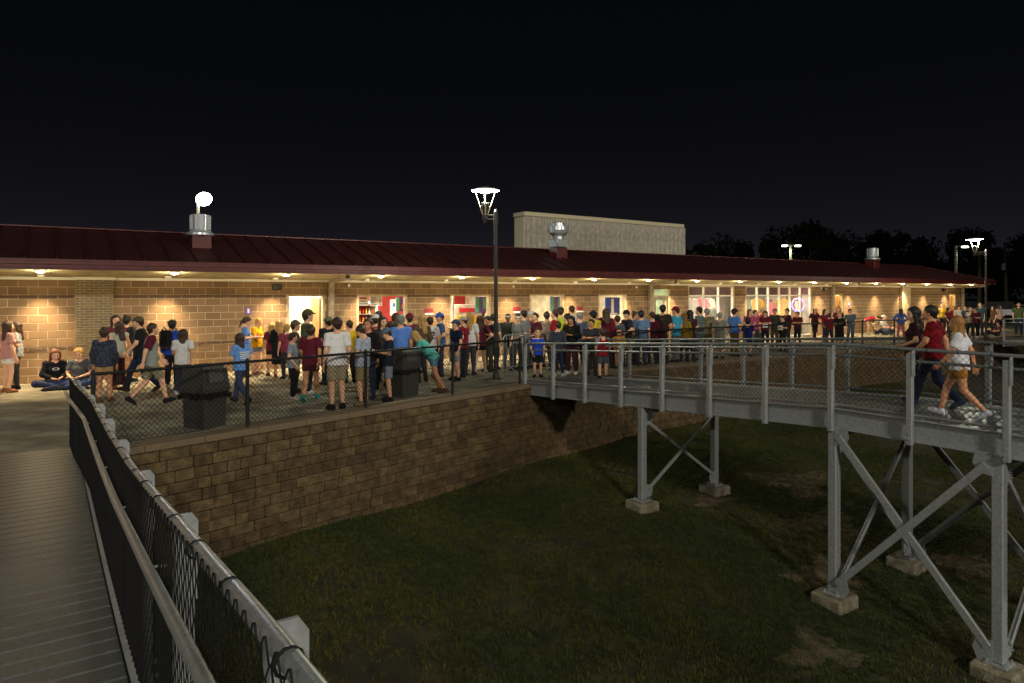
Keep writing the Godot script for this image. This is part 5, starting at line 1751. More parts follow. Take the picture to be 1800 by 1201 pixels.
func footbridge(called: String, label: String, x: float, w: float, n: int, bents: Array, detail: bool) -> void:
	var root := thing(called, label, "footbridge")
	var ds: Array = []
	for k in n:
		ds.append(13.79 - 1.14 * k)
	var zero := func(_d): return 0.0
	girder(root, x + 0.075, ds, -1.0, ramp_y)
	girder(root, x + w - 0.075, ds, 1.0, ramp_y)
	ramp_railing(root, x, ds, -1.0, ramp_y, 0.08, 0.0038, 3, zero)
	ramp_railing(root, x + w, ds, 1.0, ramp_y, 0.08, 0.0038, 3, zero)
	decking(root, x + 0.09, x + w - 0.09, ds[n - 1], ds[0] + 0.55, ramp_y, 0.25)
	if not detail:
		return
	var foot := {}
	for bi in bents.size():
		var d: float = bents[bi]
		var top: float = ramp_y(d) - 0.275
		for e in [0, 1]:
			var lx := x + 0.06 if e == 0 else x + w - 0.06
			var gy := lawn_y(lx, -d)
			var mb := MB.new()
			mb.boxc(Vector3(lx, (top + gy + 0.2) * 0.5, -d), Vector3(0.135, top - gy - 0.2, 0.135), Transform3D(), 0.012)
			put("leg", mb.mesh(), M.galv, root)
			mb = MB.new()
			mb.boxc(Vector3(lx, gy + 0.185, -d), Vector3(0.26, 0.022, 0.26), Transform3D(), 0.004)
			for c in [[-1, -1], [1, -1], [-1, 1], [1, 1]]:
				mb.tube([Vector3(lx + c[0] * 0.1, gy + 0.19, -d + c[1] * 0.1), Vector3(lx + c[0] * 0.1, gy + 0.235, -d + c[1] * 0.1)], 0.011, 6)
			put("base_plate", mb.mesh(), M.galv, root)
			mb = MB.new()
			mb.boxc(Vector3(lx, gy + 0.03, -d), Vector3(0.5, 0.29, 0.5), Transform3D(Basis.from_euler(Vector3(0, 0, 0)), Vector3.ZERO), 0.03)
			put("footing", mb.mesh(), M.footing, root)
			foot[Vector2i(bi, e)] = Vector3(lx, gy, -d)
		# cap beam and transverse bracing with gusset plates
		var mb := MB.new()
		mb.channel(Vector3(x + 0.135, top + 0.07 - 0.09, -d + 0.02), Vector3(x + w - 0.135, top + 0.07 - 0.09, -d + 0.02), 0.23, 0.06, 0.012, Vector3(0, 0, -1))
		put("cap_beam", mb.mesh(), M.galv, root)
		var gl: Vector3 = foot[Vector2i(bi, 0)]
		var gr: Vector3 = foot[Vector2i(bi, 1)]
		var z := -d + 0.075
		var pa := [Vector3(gl.x + 0.1, top - 0.3, z), Vector3(gr.x - 0.1, gr.y + 0.42, z)]
		var pb := [Vector3(gr.x - 0.1, top - 0.3, z + 0.02), Vector3(gl.x + 0.1, gl.y + 0.42, z + 0.02)]
		for pr in [pa, pb]:
			mb = MB.new()
			mb.bar(pr[0], pr[1], 0.062, 0.012, Vector3(0, 0, 1), 0.003)
			mb.bar(pr[0] + Vector3(0, 0, -0.03), pr[1] + Vector3(0, 0, -0.03), 0.012, 0.06, Vector3(0, 0, 1), 0.003)
			put("brace", mb.mesh(), M.galv, root)
		for q in [[gl.x, top - 0.24, 1.0], [gr.x, top - 0.24, -1.0], [gl.x, gl.y + 0.36, 1.0], [gr.x, gr.y + 0.36, -1.0]]:
			mb = MB.new()
			mb.extrude([Vector2(0.06, -0.13), Vector2(0.2, -0.11), Vector2(0.24, 0.0), Vector2(0.22, 0.11), Vector2(0.06, 0.14)], -0.006, 0.006, Transform3D(Basis(Vector3(q[2], 0, 0), Vector3.UP, Vector3(0, 0, 1)), Vector3(q[0], q[1], -d + 0.055)))
			for k in 3:
				mb.tube([Vector3(q[0] + q[2] * (0.12 + 0.035 * k), q[1] + 0.04 - 0.04 * k, -d + 0.06), Vector3(q[0] + q[2] * (0.12 + 0.035 * k), q[1] + 0.04 - 0.04 * k, -d + 0.085)], 0.012, 6)
			put("gusset_plate", mb.mesh(), M.galv, root)
	# longitudinal bracing between the second and third bents
	for e in [0, 1]:
		var a: Vector3 = foot[Vector2i(1, e)]
		var b: Vector3 = foot[Vector2i(2, e)]
		var off := -0.085 if e == 0 else 0.085
		var tops: float = ramp_y(5.0) - 0.38
		for pr in [[Vector3(a.x + off, tops, a.z + 0.1), Vector3(b.x + off, b.y + 0.36, b.z - 0.1)], [Vector3(b.x + off * 1.4, tops, b.z - 0.1), Vector3(a.x + off * 1.4, a.y + 0.36, a.z + 0.1)]]:
			var mb := MB.new()
			mb.channel(pr[0], pr[1], 0.095, 0.04, 0.01, Vector3(-signf(off), 0, 0), Vector3(0, 0.5, 0.5))
			put("brace", mb.mesh(), M.galv, root)
		for q in [[a, 1.0], [b, -1.0]]:
			for yy in [tops, q[0].y + 0.3]:
				var mb := MB.new()
				mb.extrude([Vector2(0.05, -0.14), Vector2(0.22, -0.12), Vector2(0.27, 0.0), Vector2(0.24, 0.14), Vector2(0.05, 0.16)], -0.006, 0.006, Transform3D(Basis(Vector3(0, 0, q[1]), Vector3.UP, Vector3(-q[1], 0, 0)), Vector3(q[0].x + off * 0.82, yy, q[0].z)))
				put("gusset_plate", mb.mesh(), M.galv, root)

func walkway() -> void:
	var root := thing("aluminium_walkway", "aluminium plank ramp with black mesh railing leading to the plaza", "walkway")
	decking(root, -2.0, 0.33, -2.6, 11.9, walk_y, 0.2)
	var ds := [-1.5, -0.25, 1.0, 2.15, 3.02, 3.02 + 1.4, 5.98, 7.38, 8.7, 9.9, 10.9, 11.75]
	ds = [-1.6, -0.1, 1.62, 3.05, 4.45, 5.95, 7.35, 8.7, 9.8, 10.8, 11.75]
	ramp_railing(root, 0.385, ds, 1.0, walk_y, 0.085, 0.0022, 6, walk_x)
	girder(root, 0.41, ds, -1.0, walk_y)
	var dl := [-1.6, 0.9, 3.4, 5.9, 8.4, 10.9]
	ramp_railing(root, -2.05, dl, -1.0, walk_y, 0.058, 0.0031, 3, func(_d): return 0.0)
	girder(root, -2.05, dl, 1.0, walk_y)

# ------------------------------------------------------------------ street furniture
func lamp_post(label: String, base: Vector3, arm: Vector3, energy: float) -> void:
	var t := thing("lamp_post", label, "lamp post", "plaza lamp posts", base)
	var mb := MB.new()
	mb.tube([Vector3(0, 0.05, 0), Vector3(0, 4.33, 0)], 0.055, 16, true, 0.05)
	put("pole", mb.mesh(), M.bronze, t)
	mb = MB.new()
	mb.lathe([Vector2(0, 0.0), Vector2(0.16, 0.0), Vector2(0.165, 0.03), Vector2(0.09, 0.07), Vector2(0.075, 0.2), Vector2(0.056, 0.21)], 16)
	for k in 4:
		var a := TAU * (k + 0.5) / 4
		mb.tube([Vector3(cos(a) * 0.13, 0.03, sin(a) * 0.13), Vector3(cos(a) * 0.13, 0.075, sin(a) * 0.13)], 0.014, 6)
	put("base", mb.mesh(), M.bronze, t)
	mb = MB.new()
	mb.lathe([Vector2(0, 4.4), Vector2(0.04, 4.385), Vector2(0.065, 4.33), Vector2(0.065, 4.05), Vector2(0.056, 4.04)], 16)
	put("pole_cap", mb.mesh(), M.bronze, t)
	var hub := arm
	for yy in [4.24, 4.14]:
		mb = MB.new()
		mb.bar(Vector3(0, yy, 0), Vector3(hub.x, yy, hub.z), 0.035, 0.045, Vector3.UP, 0.006)
		put("arm", mb.mesh(), M.bronze, t)
	mb = MB.new()
	mb.lathe([Vector2(0, 4.06), Vector2(0.05, 4.07), Vector2(0.062, 4.14), Vector2(0.062, 4.3), Vector2(0.085, 4.42), Vector2(0.1, 4.55), Vector2(0.09, 4.56), Vector2(0.075, 4.44), Vector2(0, 4.42)], 18, at(hub.x, 0, hub.z))
	put("hub", mb.mesh(), M.bronze, t)
	for k in 4:
		var a := TAU * k / 4 + 0.5
		mb = MB.new()
		mb.tube([Vector3(hub.x + cos(a) * 0.06, 4.25, hub.z + sin(a) * 0.06), Vector3(hub.x + cos(a) * 0.27, 4.87, hub.z + sin(a) * 0.27)], 0.012, 6)
		put("strut", mb.mesh(), M.siding_trim, t)
	mb = MB.new()
	mb.lathe([Vector2(0, 4.955), Vector2(0.12, 4.95), Vector2(0.3, 4.91), Vector2(0.37, 4.885), Vector2(0.37, 4.87), Vector2(0.29, 4.882), Vector2(0.0, 4.9)], 28, at(hub.x, 0, hub.z))
	put("canopy", mb.mesh(), M.white, t)
	mb = MB.new()
	mb.lathe([Vector2(0, 4.80), Vector2(0.09, 4.81), Vector2(0.17, 4.845), Vector2(0.3, 4.868), Vector2(0.3, 4.876), Vector2(0, 4.88)], 20, at(hub.x, 0, hub.z))
	put("lens", mb.mesh(), M.lamp_white, t)
	var o := OmniLight3D.new()
	o.name = "light"
	o.light_color = Color(0.98, 1.0, 0.88)
	o.light_energy = energy
	o.light_size = 0.08
	o.omni_range = 60.0
	o.omni_attenuation = 2.0
	o.shadow_enabled = true
	t.add_child(o)
	o.position = Vector3(hub.x, 4.72, hub.z)
	if base.y < 0.1 and base.x < 30.0:
		mb = MB.new()
		mb.lathe([Vector2(0, 0.045), Vector2(0.25, 0.045), Vector2(0.27, 0.02), Vector2(0.27, -0.05)], 20)
		put("plinth", mb.mesh(), M.footing, t)

func flood_mast(called: String, label: String, base: Vector3, h: float, heads: Array, m: Material, e: float, col: Color, spread: float, r := 0.07, aim := Vector3.ZERO, tilt := 0.0) -> void:
	var t := thing(called, label, "light pole", "", base)
	pipe("pole", [Vector3(0, 0, 0), Vector3(0, h, 0)], r, M.siding_trim, t, 12)
	for q in heads:
		var off: Vector3 = q
		var mb := MB.new()
		mb.bar(Vector3(0, h - 0.05, 0), Vector3(off.x * 0.5, h - 0.02, off.z * 0.5), 0.06, 0.06, Vector3.UP, 0.008)
		put("arm", mb.mesh(), M.siding_trim, t)
		var dir := off.normalized()
		var bas := Basis(Vector3.UP.cross(dir), Vector3.UP, dir)
		if tilt != 0.0:
			bas = Basis.from_euler(Vector3(0, 0.0, 0)) * Basis(Vector3.RIGHT, tilt)
		mb = MB.new()
		mb.boxc(Vector3.ZERO, Vector3(0.34, 0.1, 0.62), Transform3D(bas, Vector3(off.x, h, off.z)), 0.03)
		put("lamp_head", mb.mesh(), M.bronze, t)
		mb = MB.new()
		if tilt != 0.0:
			mb.lathe([Vector2(0, -0.13), Vector2(0.2, -0.11), Vector2(0.29, -0.08), Vector2(0.34, -0.055), Vector2(0, -0.052)], 24, Transform3D(bas, Vector3(off.x, h, off.z)))
		else:
			mb.boxc(Vector3(0, -0.13, 0), Vector3(0.36, 0.16, 0.6), Transform3D(bas, Vector3(off.x, h, off.z)), 0.05)
		put("lens", mb.mesh(), m, t)
		if e > 0.0:
			var s := SpotLight3D.new()
			s.name = "light"
			s.light_color = col
			s.light_energy = e
			s.spot_angle = spread
			s.spot_angle_attenuation = 0.4
			s.spot_range = 120.0
			s.light_size = 0.25 if aim == Vector3.ZERO else 0.9
			s.shadow_enabled = true
			t.add_child(s)
			s.position = Vector3(off.x, h - 0.26, off.z)
			if aim == Vector3.ZERO:
				s.rotation.x = -PI / 2
			else:
				s.look_at_from_position(base + s.position, aim)

func trash_bin(label: String, pos: Vector3, turn: float, tall := 1.16) -> void:
	var t := thing("trash_bin", label, "trash bin", "dark plaza bins", pos, turn)
	t.scale = Vector3(0.8, 0.9, 0.8)
	var mb := MB.new()
	var w := 0.31
	var lower := [Vector2(0.27, 0.0), Vector2(0.3, 0.56)]
	var box4 := func(q: MB, r0: float, y0: float, r1: float, y1: float):
		for k in 4:
			var a := TAU * k / 4 + PI / 4
			var b := a + TAU / 4
			var s := sqrt(2.0)
			var ca := Vector3(cos(a), 0, sin(a)) * s
			var cb := Vector3(cos(b), 0, sin(b)) * s
			q.poly([ca * r0 + Vector3(0, y0, 0), cb * r0 + Vector3(0, y0, 0), cb * r1 + Vector3(0, y1, 0), ca * r1 + Vector3(0, y1, 0)], ca + cb)
	box4.call(mb, 0.285, 0.0, 0.3, 0.56)
	mb.boxc(Vector3(0, 0.03, 0), Vector3(0.55, 0.04, 0.55))
	put("body", mb.mesh(), M.bin, t)
	mb = MB.new()
	box4.call(mb, 0.3, 0.55, 0.335, 0.6)
	box4.call(mb, 0.335, 0.6, 0.325, 0.68)
	for k in 16:
		var a := TAU * k / 16
		var rr := 0.335 / maxf(absf(cos(a)), absf(sin(a)))
		mb.boxc(Vector3(cos(a) * rr, 0.6 + 0.03 * sin(k * 2.3), sin(a) * rr), Vector3(0.12, 0.09, 0.03), Transform3D(), 0.01)
	put("liner_bag", mb.mesh(), M.bag, t)
	mb = MB.new()
	box4.call(mb, 0.345, 0.66, 0.35, 0.72)
	box4.call(mb, 0.35, 0.72, 0.3, tall - 0.08)
	box4.call(mb, 0.3, tall - 0.08, 0.22, tall)
	mb.poly([Vector3(-0.22, tall, -0.22), Vector3(0.22, tall, -0.22), Vector3(0.22, tall, 0.22), Vector3(-0.22, tall, 0.22)], Vector3.UP)
	mb.poly([Vector3(-0.345, 0.66, -0.345), Vector3(0.345, 0.66, -0.345), Vector3(0.345, 0.66, 0.345), Vector3(-0.345, 0.66, 0.345)], Vector3.DOWN)
	put("hood", mb.mesh(), M.bin, t)
	mb = MB.new()
	mb.boxc(Vector3(0, 0.9, 0.325), Vector3(0.36, 0.26, 0.012), Transform3D(Basis.from_euler(Vector3(-0.13, 0, 0)), Vector3(0, 0.04, 0.125)), 0.004)
	put("flap", mb.mesh(), M.flap, t)

func barrier(label: String, pos: Vector3, turn: float) -> void:
	var t := thing("crowd_barrier", label, "barrier", "steel crowd barriers in the queue", pos, turn)
	var mb := MB.new()
	var path: Array = []
	for q in [[-1.1, 0.14], [-1.1, 0.95]]:
		path.append(Vector3(q[0], q[1], 0))
	for k in 5:
		var a := PI - PI * 0.5 * (k + 1) / 5
		path.append(Vector3(-0.98 + cos(a) * 0.12, 0.96 + sin(a) * 0.12, 0))
	for k in 5:
		var a := PI * 0.5 - PI * 0.5 * k / 5
		path.append(Vector3(0.98 + cos(a) * 0.12, 0.96 + sin(a) * 0.12, 0))
	path.append(Vector3(1.1, 0.95, 0))
	path.append(Vector3(1.1, 0.14, 0))
	mb.tube(path, 0.019, 8)
	put("frame", mb.mesh(), M.galv_pipe, t)
	mb = MB.new()
	mb.tube([Vector3(-1.1, 0.2, 0), Vector3(1.1, 0.2, 0)], 0.015, 8)
	put("lower_rail", mb.mesh(), M.galv_pipe, t)
	for k in 17:
		var x := -0.98 + 1.96 * k / 16
		mb = MB.new()
		mb.tube([Vector3(x, 0.2, 0), Vector3(x, 1.08, 0)], 0.0075, 6, false)
		put("bar", mb.mesh(), M.galv_pipe, t)
	for e in [-0.85, 0.85]:
		mb = MB.new()
		mb.tube([Vector3(e, 0.02, -0.28), Vector3(e, 0.16, -0.1), Vector3(e, 0.2, 0), Vector3(e, 0.16, 0.1), Vector3(e, 0.02, 0.28)], 0.015, 8)
		put("foot", mb.mesh(), M.galv_pipe, t)

func stanchion(label: String, pos: Vector3) -> void:
	var t := thing("queue_stanchion", label, "stanchion", "black queue posts", pos)
	var mb := MB.new()
	mb.tube([Vector3(0, 0.02, 0), Vector3(0, 0.96, 0)], 0.032, 12)
	put("post", mb.mesh(), M.black_paint, t)
	mb = MB.new()
	mb.lathe([Vector2(0, 0.06), Vector2(0.06, 0.05), Vector2(0.17, 0.02), Vector2(0.175, 0.0), Vector2(0, 0)], 20)
	put("base", mb.mesh(), M.black_paint, t)

func exhaust_fan(label: String, pos: Vector3, form: int, s := 1.0) -> void:
	var t := thing("exhaust_fan", label, "roof vent", "metal vents on the roof", pos)
	var mb := MB.new()
	var curb := 0.3 if form != 1 else 0.55
	mb.boxc(Vector3(0, curb * 0.5 - 0.25, 0), Vector3(0.5, curb + 0.5, 0.5) * s, Transform3D(), 0.01)
	put("curb", mb.mesh(), M.fascia, t)
	if form != 1:
		mb = MB.new()
		mb.lathe([Vector2(0.3, 0.27), Vector2(0.37, 0.3), Vector2(0.36, 0.36), Vector2(0.27, 0.42), Vector2(0.26, 0.44)], 24, Transform3D(Basis().scaled(Vector3.ONE * s), Vector3.ZERO))
		put("skirt", mb.mesh(), M.steel, t)
		mb = MB.new()
		mb.lathe([Vector2(0.25, 0.44), Vector2(0.26, 0.86), Vector2(0.23, 0.88), Vector2(0.0, 0.885)], 24, Transform3D(Basis().scaled(Vector3.ONE * s), Vector3.ZERO))
		put("drum", mb.mesh(), M.steel, t)
		for k in 14:
			var a := TAU * k / 14
			mb = MB.new()
			mb.boxc(Vector3(cos(a) * 0.262, 0.65, sin(a) * 0.262) * s, Vector3(0.03, 0.4, 0.03) * s, Transform3D(), 0.005)
			put("rib", mb.mesh(), M.steel, t)
	else:
		mb = MB.new()
		mb.boxc(Vector3(0, 0.72, 0), Vector3(0.5, 0.3, 0.5), Transform3D(), 0.015)
		put("housing", mb.mesh(), M.galv, t)
		mb = MB.new()
		mb.lathe([Vector2(0.22, 0.87), Vector2(0.2, 0.98), Vector2(0.26, 1.02), Vector2(0.36, 1.1), Vector2(0.4, 1.22), Vector2(0.39, 1.36), Vector2(0.26, 1.38), Vector2(0.25, 1.5), Vector2(0.22, 1.52), Vector2(0, 1.525)], 28)
		put("bowl", mb.mesh(), M.steel, t)
		mb = MB.new()
		mb.boxc(Vector3(-0.42, 1.2, 0.12), Vector3(0.12, 0.22, 0.12), Transform3D(), 0.02)
		put("motor_box", mb.mesh(), M.galv, t)
		pipe("conduit", [Vector3(-0.42, 1.1, 0.14), Vector3(-0.4, 0.9, 0.2), Vector3(-0.25, 0.65, 0.27), Vector3(-0.24, 0.45, 0.27)], 0.015, M.black_paint, t, 6)

func metal_tower() -> void:
	var t := thing("equipment_screen", "tall tan ribbed metal screen wall rising behind the roof", "screen wall")
	var mb := MB.new()
	mb.box(Vector3(18.3, -0.1, -26.8), Vector3(28.95, 5.85, -26.02))
	put("core", mb.mesh(), M.siding, t)
	var x := 18.3
	while x < 28.9:
		mb = MB.new()
		mb.extrude([Vector2(0.005, 0), Vector2(0.05, 0.06), Vector2(0.09, 0.06), Vector2(0.13, 0.0), Vector2(0.21, 0.0), Vector2(0.235, 0.02), Vector2(0.26, 0.0), Vector2(0.325, 0.0), Vector2(0.325, -0.03), Vector2(0.005, -0.03)], 0.0, 5.85, Transform3D(Basis(Vector3(1, 0, 0), Vector3(0, 0, 1), Vector3(0, 1, 0)), Vector3(x, 0, -26.0)))
		put("siding_panel", mb.mesh(), M.siding, t)
		x += 0.33
	mb = MB.new()
	mb.boxc(Vector3(23.63, 5.94, -26.4), Vector3(10.8, 0.2, 0.95), Transform3D(), 0.02)
	put("coping", mb.mesh(), M.siding_trim, t)
	mb = MB.new()
	mb.boxc(Vector3(18.27, 2.9, -26.4), Vector3(0.05, 5.8, 0.8), Transform3D(), 0.01)
	put("end_panel", mb.mesh(), M.siding_trim, t)

func tree_mesh(sd: int, n: int) -> ArrayMesh:
	var r := RandomNumberGenerator.new()
	r.seed = sd
	var mb := MB.new()
	var lobes: Array = []
	for k in 22:
		var a := r.randf() * TAU
		var h := r.randf()
		var rad := (0.15 + 0.85 * r.randf()) * sin(PI * (0.12 + 0.8 * h))
		lobes.append([Vector3(cos(a) * rad * 3.6, 2.0 + h * 7.0, sin(a) * rad * 3.6), 0.7 + r.randf() * 1.0])
	for k in n:
		var l: Array = lobes[r.randi() % lobes.size()]
		var d: Vector3 = Vector3(r.randfn(), r.randfn() * 0.7, r.randfn()).normalized() * pow(r.randf(), 0.45) * float(l[1])
		var c: Vector3 = l[0] + d
		var u := Vector3(r.randfn(), r.randfn(), r.randfn()).normalized()
		var w := u.cross(Vector3(r.randfn(), r.randfn(), r.randfn())).normalized()
		var s := 0.16 + r.randf() * 0.2
		mb.poly([c - u * s, c + w * s * 0.55, c + u * s, c - w * s * 0.55], u.cross(w))
	return mb.mesh()

func trees() -> void:
	var crowns := [tree_mesh(1, 3600), tree_mesh(2, 3600), tree_mesh(3, 3600)]
	# x, d, height, width
	var spots := TREES
	for i in spots.size():
		var q: Array = spots[i]
		var t := thing("tree", q[4], "tree", "dark trees beyond the parking lot", Vector3(q[0], -0.2, -q[1]), float(i) * 1.7)
		var mb := MB.new()
		var h: float = q[2]
		mb.tube([Vector3(0, 0, 0), Vector3(0.15, h * 0.25, 0.05), Vector3(0.0, h * 0.55, 0.1), Vector3(0.2, h * 0.8, 0)], 0.32, 8, true, 0.08)
		for k in 5:
			var a := TAU * k / 5.0 + i
			var y0 := h * (0.3 + 0.08 * k)
			mb.tube([Vector3(0.08, y0, 0.05), Vector3(cos(a) * h * 0.1, y0 + h * 0.1, sin(a) * h * 0.1), Vector3(cos(a) * h * 0.2, y0 + h * 0.16, sin(a) * h * 0.2)], 0.12, 6, true, 0.04)
		put("trunk", mb.mesh(), M.bark, t)
		put("crown", crowns[i % 3], M.leaf, t, Transform3D(Basis().scaled(Vector3(q[3] / 4.4, h / 9.6, q[3] / 4.4)), Vector3(0, -h * 0.02, 0)))

func shirt_on_hanger(label: String, pos: Vector3, turn: float, m: Material, long_sleeve: bool, s := 1.0) -> void:
	var t := thing("hanging_shirt", label, "shirt", "shirts on display in the shop", pos, turn)
	var mb := MB.new()
	var pts := [Vector2(-0.07, 0), Vector2(-0.2, -0.05), Vector2(-0.33, -0.3), Vector2(-0.24, -0.35), Vector2(-0.2, -0.22), Vector2(-0.22, -0.72), Vector2(0.22, -0.72), Vector2(0.2, -0.22), Vector2(0.24, -0.35), Vector2(0.33, -0.3), Vector2(0.2, -0.05), Vector2(0.07, 0), Vector2(0, -0.05)]
	if long_sleeve:
		pts = [Vector2(-0.07, 0), Vector2(-0.2, -0.05), Vector2(-0.31, -0.62), Vector2(-0.23, -0.64), Vector2(-0.19, -0.25), Vector2(-0.2, -0.72), Vector2(0.2, -0.72), Vector2(0.19, -0.25), Vector2(0.23, -0.64), Vector2(0.31, -0.62), Vector2(0.2, -0.05), Vector2(0.07, 0), Vector2(0, -0.05)]
	mb.extrude(pts, -0.03, 0.03, Transform3D(Basis().scaled(Vector3(s, s, 1)), Vector3.ZERO))
	put("cloth", mb.mesh(), m, t)
	pipe("hanger", [Vector3(-0.15 * s, -0.03, 0), Vector3(0, 0.04, 0), Vector3(0.15 * s, -0.03, 0)], 0.006, M.steel, t, 5)
	pipe("hook", [Vector3(0, 0.04, 0), Vector3(0, 0.1, 0), Vector3(0.02, 0.13, 0)], 0.004, M.steel, t, 5)

func slab_thing(called: String, label: String, category: String, c: Vector3, s: Vector3, m: Material, extra: Array = [], turn := 0.0) -> Node3D:
	var t := thing(called, label, category, "", c, turn)
	var mb := MB.new()
	mb.boxc(Vector3.ZERO, s, Transform3D(), minf(0.01, s.z * 0.2))
	put("panel", mb.mesh(), m, t)
	for e in extra:
		mb = MB.new()
		mb.boxc(e[1], e[2], Transform3D(), 0.002)
		put(e[0], mb.mesh(), e[3], t)
	return t

func menu_lines(w: float, h: float, n: int, sd: int) -> Array:
	var r := RandomNumberGenerator.new()
	r.seed = sd
	var out: Array = []
	for k in n:
		var y := h * 0.5 - h * (k + 0.7) / (n + 0.6)
		var ww := w * (0.3 + 0.2 * r.randf())
		out.append(["print_line", Vector3(-w * 0.42 + ww * 0.5, y, 0.016), Vector3(ww, h / n * 0.35, 0.006), M.ink if r.randf() < 0.8 else M.red_sign])
		out.append(["print_line", Vector3(w * 0.34, y, 0.016), Vector3(w * 0.14, h / n * 0.35, 0.006), M.ink])
	return out

func interiors() -> void:
	room_light(6.4, -21.6, 0.9, 0.9, 20.0, "ceiling panel in the white doorway")
	room_light(9.0, -22.4, 1.2, 0.6, 16.0, "ceiling panel behind the first service window")
	room_light(12.2, -22.4, 1.2, 0.6, 16.0, "ceiling panel behind the second service window")
	room_light(15.8, -22.4, 1.2, 0.6, 16.0, "ceiling panel behind the third service window")
	room_light(19.0, -22.4, 1.2, 0.6, 16.0, "ceiling panel behind the fourth service window")
	room_light(21.8, -21.7, 0.6, 0.6, 6.0, "ceiling panel behind the narrow glass door", Color(0.85, 1.0, 0.85))
	room_light(25.0, -21.45, 1.6, 0.5, 9.0, "ceiling panel in the left half of the shop")
	room_light(28.4, -21.45, 1.6, 0.5, 9.0, "ceiling panel in the middle of the shop")
	room_light(31.6, -21.45, 1.6, 0.5, 9.0, "ceiling panel in the right half of the shop")
	room_light(35.2, -21.4, 0.5, 0.5, 7.0, "ceiling panel in the doorway right of the shop", Color(1.0, 0.85, 0.55))
	room_light(48.6, -21.4, 0.5, 0.5, 7.0, "ceiling panel in the corner doorway", Color(1.0, 0.85, 0.55))
	# first window
	slab_thing("menu_board", "white menu board with red emblem hung left in the first window", "menu board", Vector3(8.5, 2.03, -21.3), Vector3(0.36, 0.4, 0.03), M.white, [["print_line", Vector3(0, 0.05, 0.017), Vector3(0.26, 0.05, 0.006), M.red_sign], ["print_line", Vector3(0, 0.12, 0.017), Vector3(0.16, 0.02, 0.006), M.ink], ["print_line", Vector3(0, -0.06, 0.017), Vector3(0.18, 0.02, 0.006), M.ink], ["print_line", Vector3(0, -0.14, 0.017), Vector3(0.3, 0.03, 0.006), M.ink]])
	slab_thing("menu_board", "white menu board with printed price lines in the first window", "menu board", Vector3(8.95, 2.03, -21.32), Vector3(0.44, 0.42, 0.03), M.white, menu_lines(0.44, 0.42, 7, 3))
	var c := thing("drinks_cooler", "white framed drinks cooler with red interior in the first window", "cooler", "", Vector3(9.15, 0, -22.6))
	var mb := MB.new()
	mb.box(Vector3(-0.42, 0, -0.7), Vector3(0.42, 1.92, -0.62))
	put("back", mb.mesh(), M.room_red, c)
	for q in [[-0.4, 0.96, 0.06, 1.92], [0.4, 0.96, 0.06, 1.92], [0, 1.9, 0.74, 0.08], [0, 0.3, 0.74, 0.6]]:
		mb = MB.new()
		mb.boxc(Vector3(q[0], q[1], -0.32), Vector3(q[2], q[3], 0.6), Transform3D(), 0.01)
		put("frame", mb.mesh(), M.white, c)
	for sy in [0.9, 1.2, 1.5]:
		mb = MB.new()
		mb.boxc(Vector3(0, sy, -0.35), Vector3(0.73, 0.02, 0.5))
		put("shelf", mb.mesh(), M.steel, c)
		for k in 6:
			mb = MB.new()
			mb.lathe([Vector2(0.0, 0.2), Vector2(0.016, 0.2), Vector2(0.016, 0.165), Vector2(0.035, 0.12), Vector2(0.035, 0.0), Vector2(0, 0)], 10, at(-0.29 + 0.116 * k, sy + 0.011, -0.2))
			put("bottle", mb.mesh(), [M.orange_card, M.red_sign, M.gold_cloth, M.white][(k + int(sy * 10)) % 4], c)
	slab_thing("cup_sign", "white cup shaped sign on the red wall of the first window", "sign", Vector3(10.6, 1.7, -23.6), Vector3(0.26, 0.62, 0.03), M.white, [["print_mark", Vector3(0.02, 0.1, 0.017), Vector3(0.1, 0.14, 0.006), M.blue_card]])
	slab_thing("price_card", "green and violet price card right in the first window", "price board", Vector3(10.28, 1.85, -22.3), Vector3(0.34, 0.5, 0.03), M.purple_card, [["print_mark", Vector3(-0.1, 0, 0.017), Vector3(0.13, 0.46, 0.006), M.green_card], ["print_mark", Vector3(0.09, -0.08, 0.017), Vector3(0.1, 0.14, 0.006), M.orange_card]])
	# second window
	slab_thing("menu_board", "white menu board with price lines left in the second window", "menu board", Vector3(11.66, 2.0, -21.3), Vector3(0.3, 0.32, 0.03), M.white, menu_lines(0.3, 0.32, 5, 9))
	slab_thing("door_post", "bright white upright post in the second window", "post", Vector3(12.35, 1.3, -22.2), Vector3(0.09, 2.6, 0.09), M.white)
	slab_thing("food_warmer", "tan food warmer with red banner in the second window", "food warmer", Vector3(13.3, 1.35, -22.9), Vector3(1.2, 0.9, 0.5), M.siding, [["banner", Vector3(0, 0.24, 0.255), Vector3(0.85, 0.16, 0.01), M.red_sign], ["tray", Vector3(-0.1, -0.12, 0.27), Vector3(0.9, 0.3, 0.04), M.gold_cloth]])
	slab_thing("price_card", "green and violet price card right in the second window", "price board", Vector3(13.5, 1.8, -22.1), Vector3(0.5, 0.62, 0.03), M.purple_card, [["print_mark", Vector3(-0.16, 0, 0.017), Vector3(0.16, 0.58, 0.006), M.green_card], ["print_mark", Vector3(0.16, 0.05, 0.017), Vector3(0.14, 0.4, 0.006), M.green_card]])
	# third window
	slab_thing("serving_door", "tan inner door with closer in the third window", "door", Vector3(15.9, 1.0, -23.4), Vector3(0.95, 2.0, 0.05), M.column, [["closer", Vector3(0.1, 0.9, 0.05), Vector3(0.5, 0.06, 0.06), M.white]])
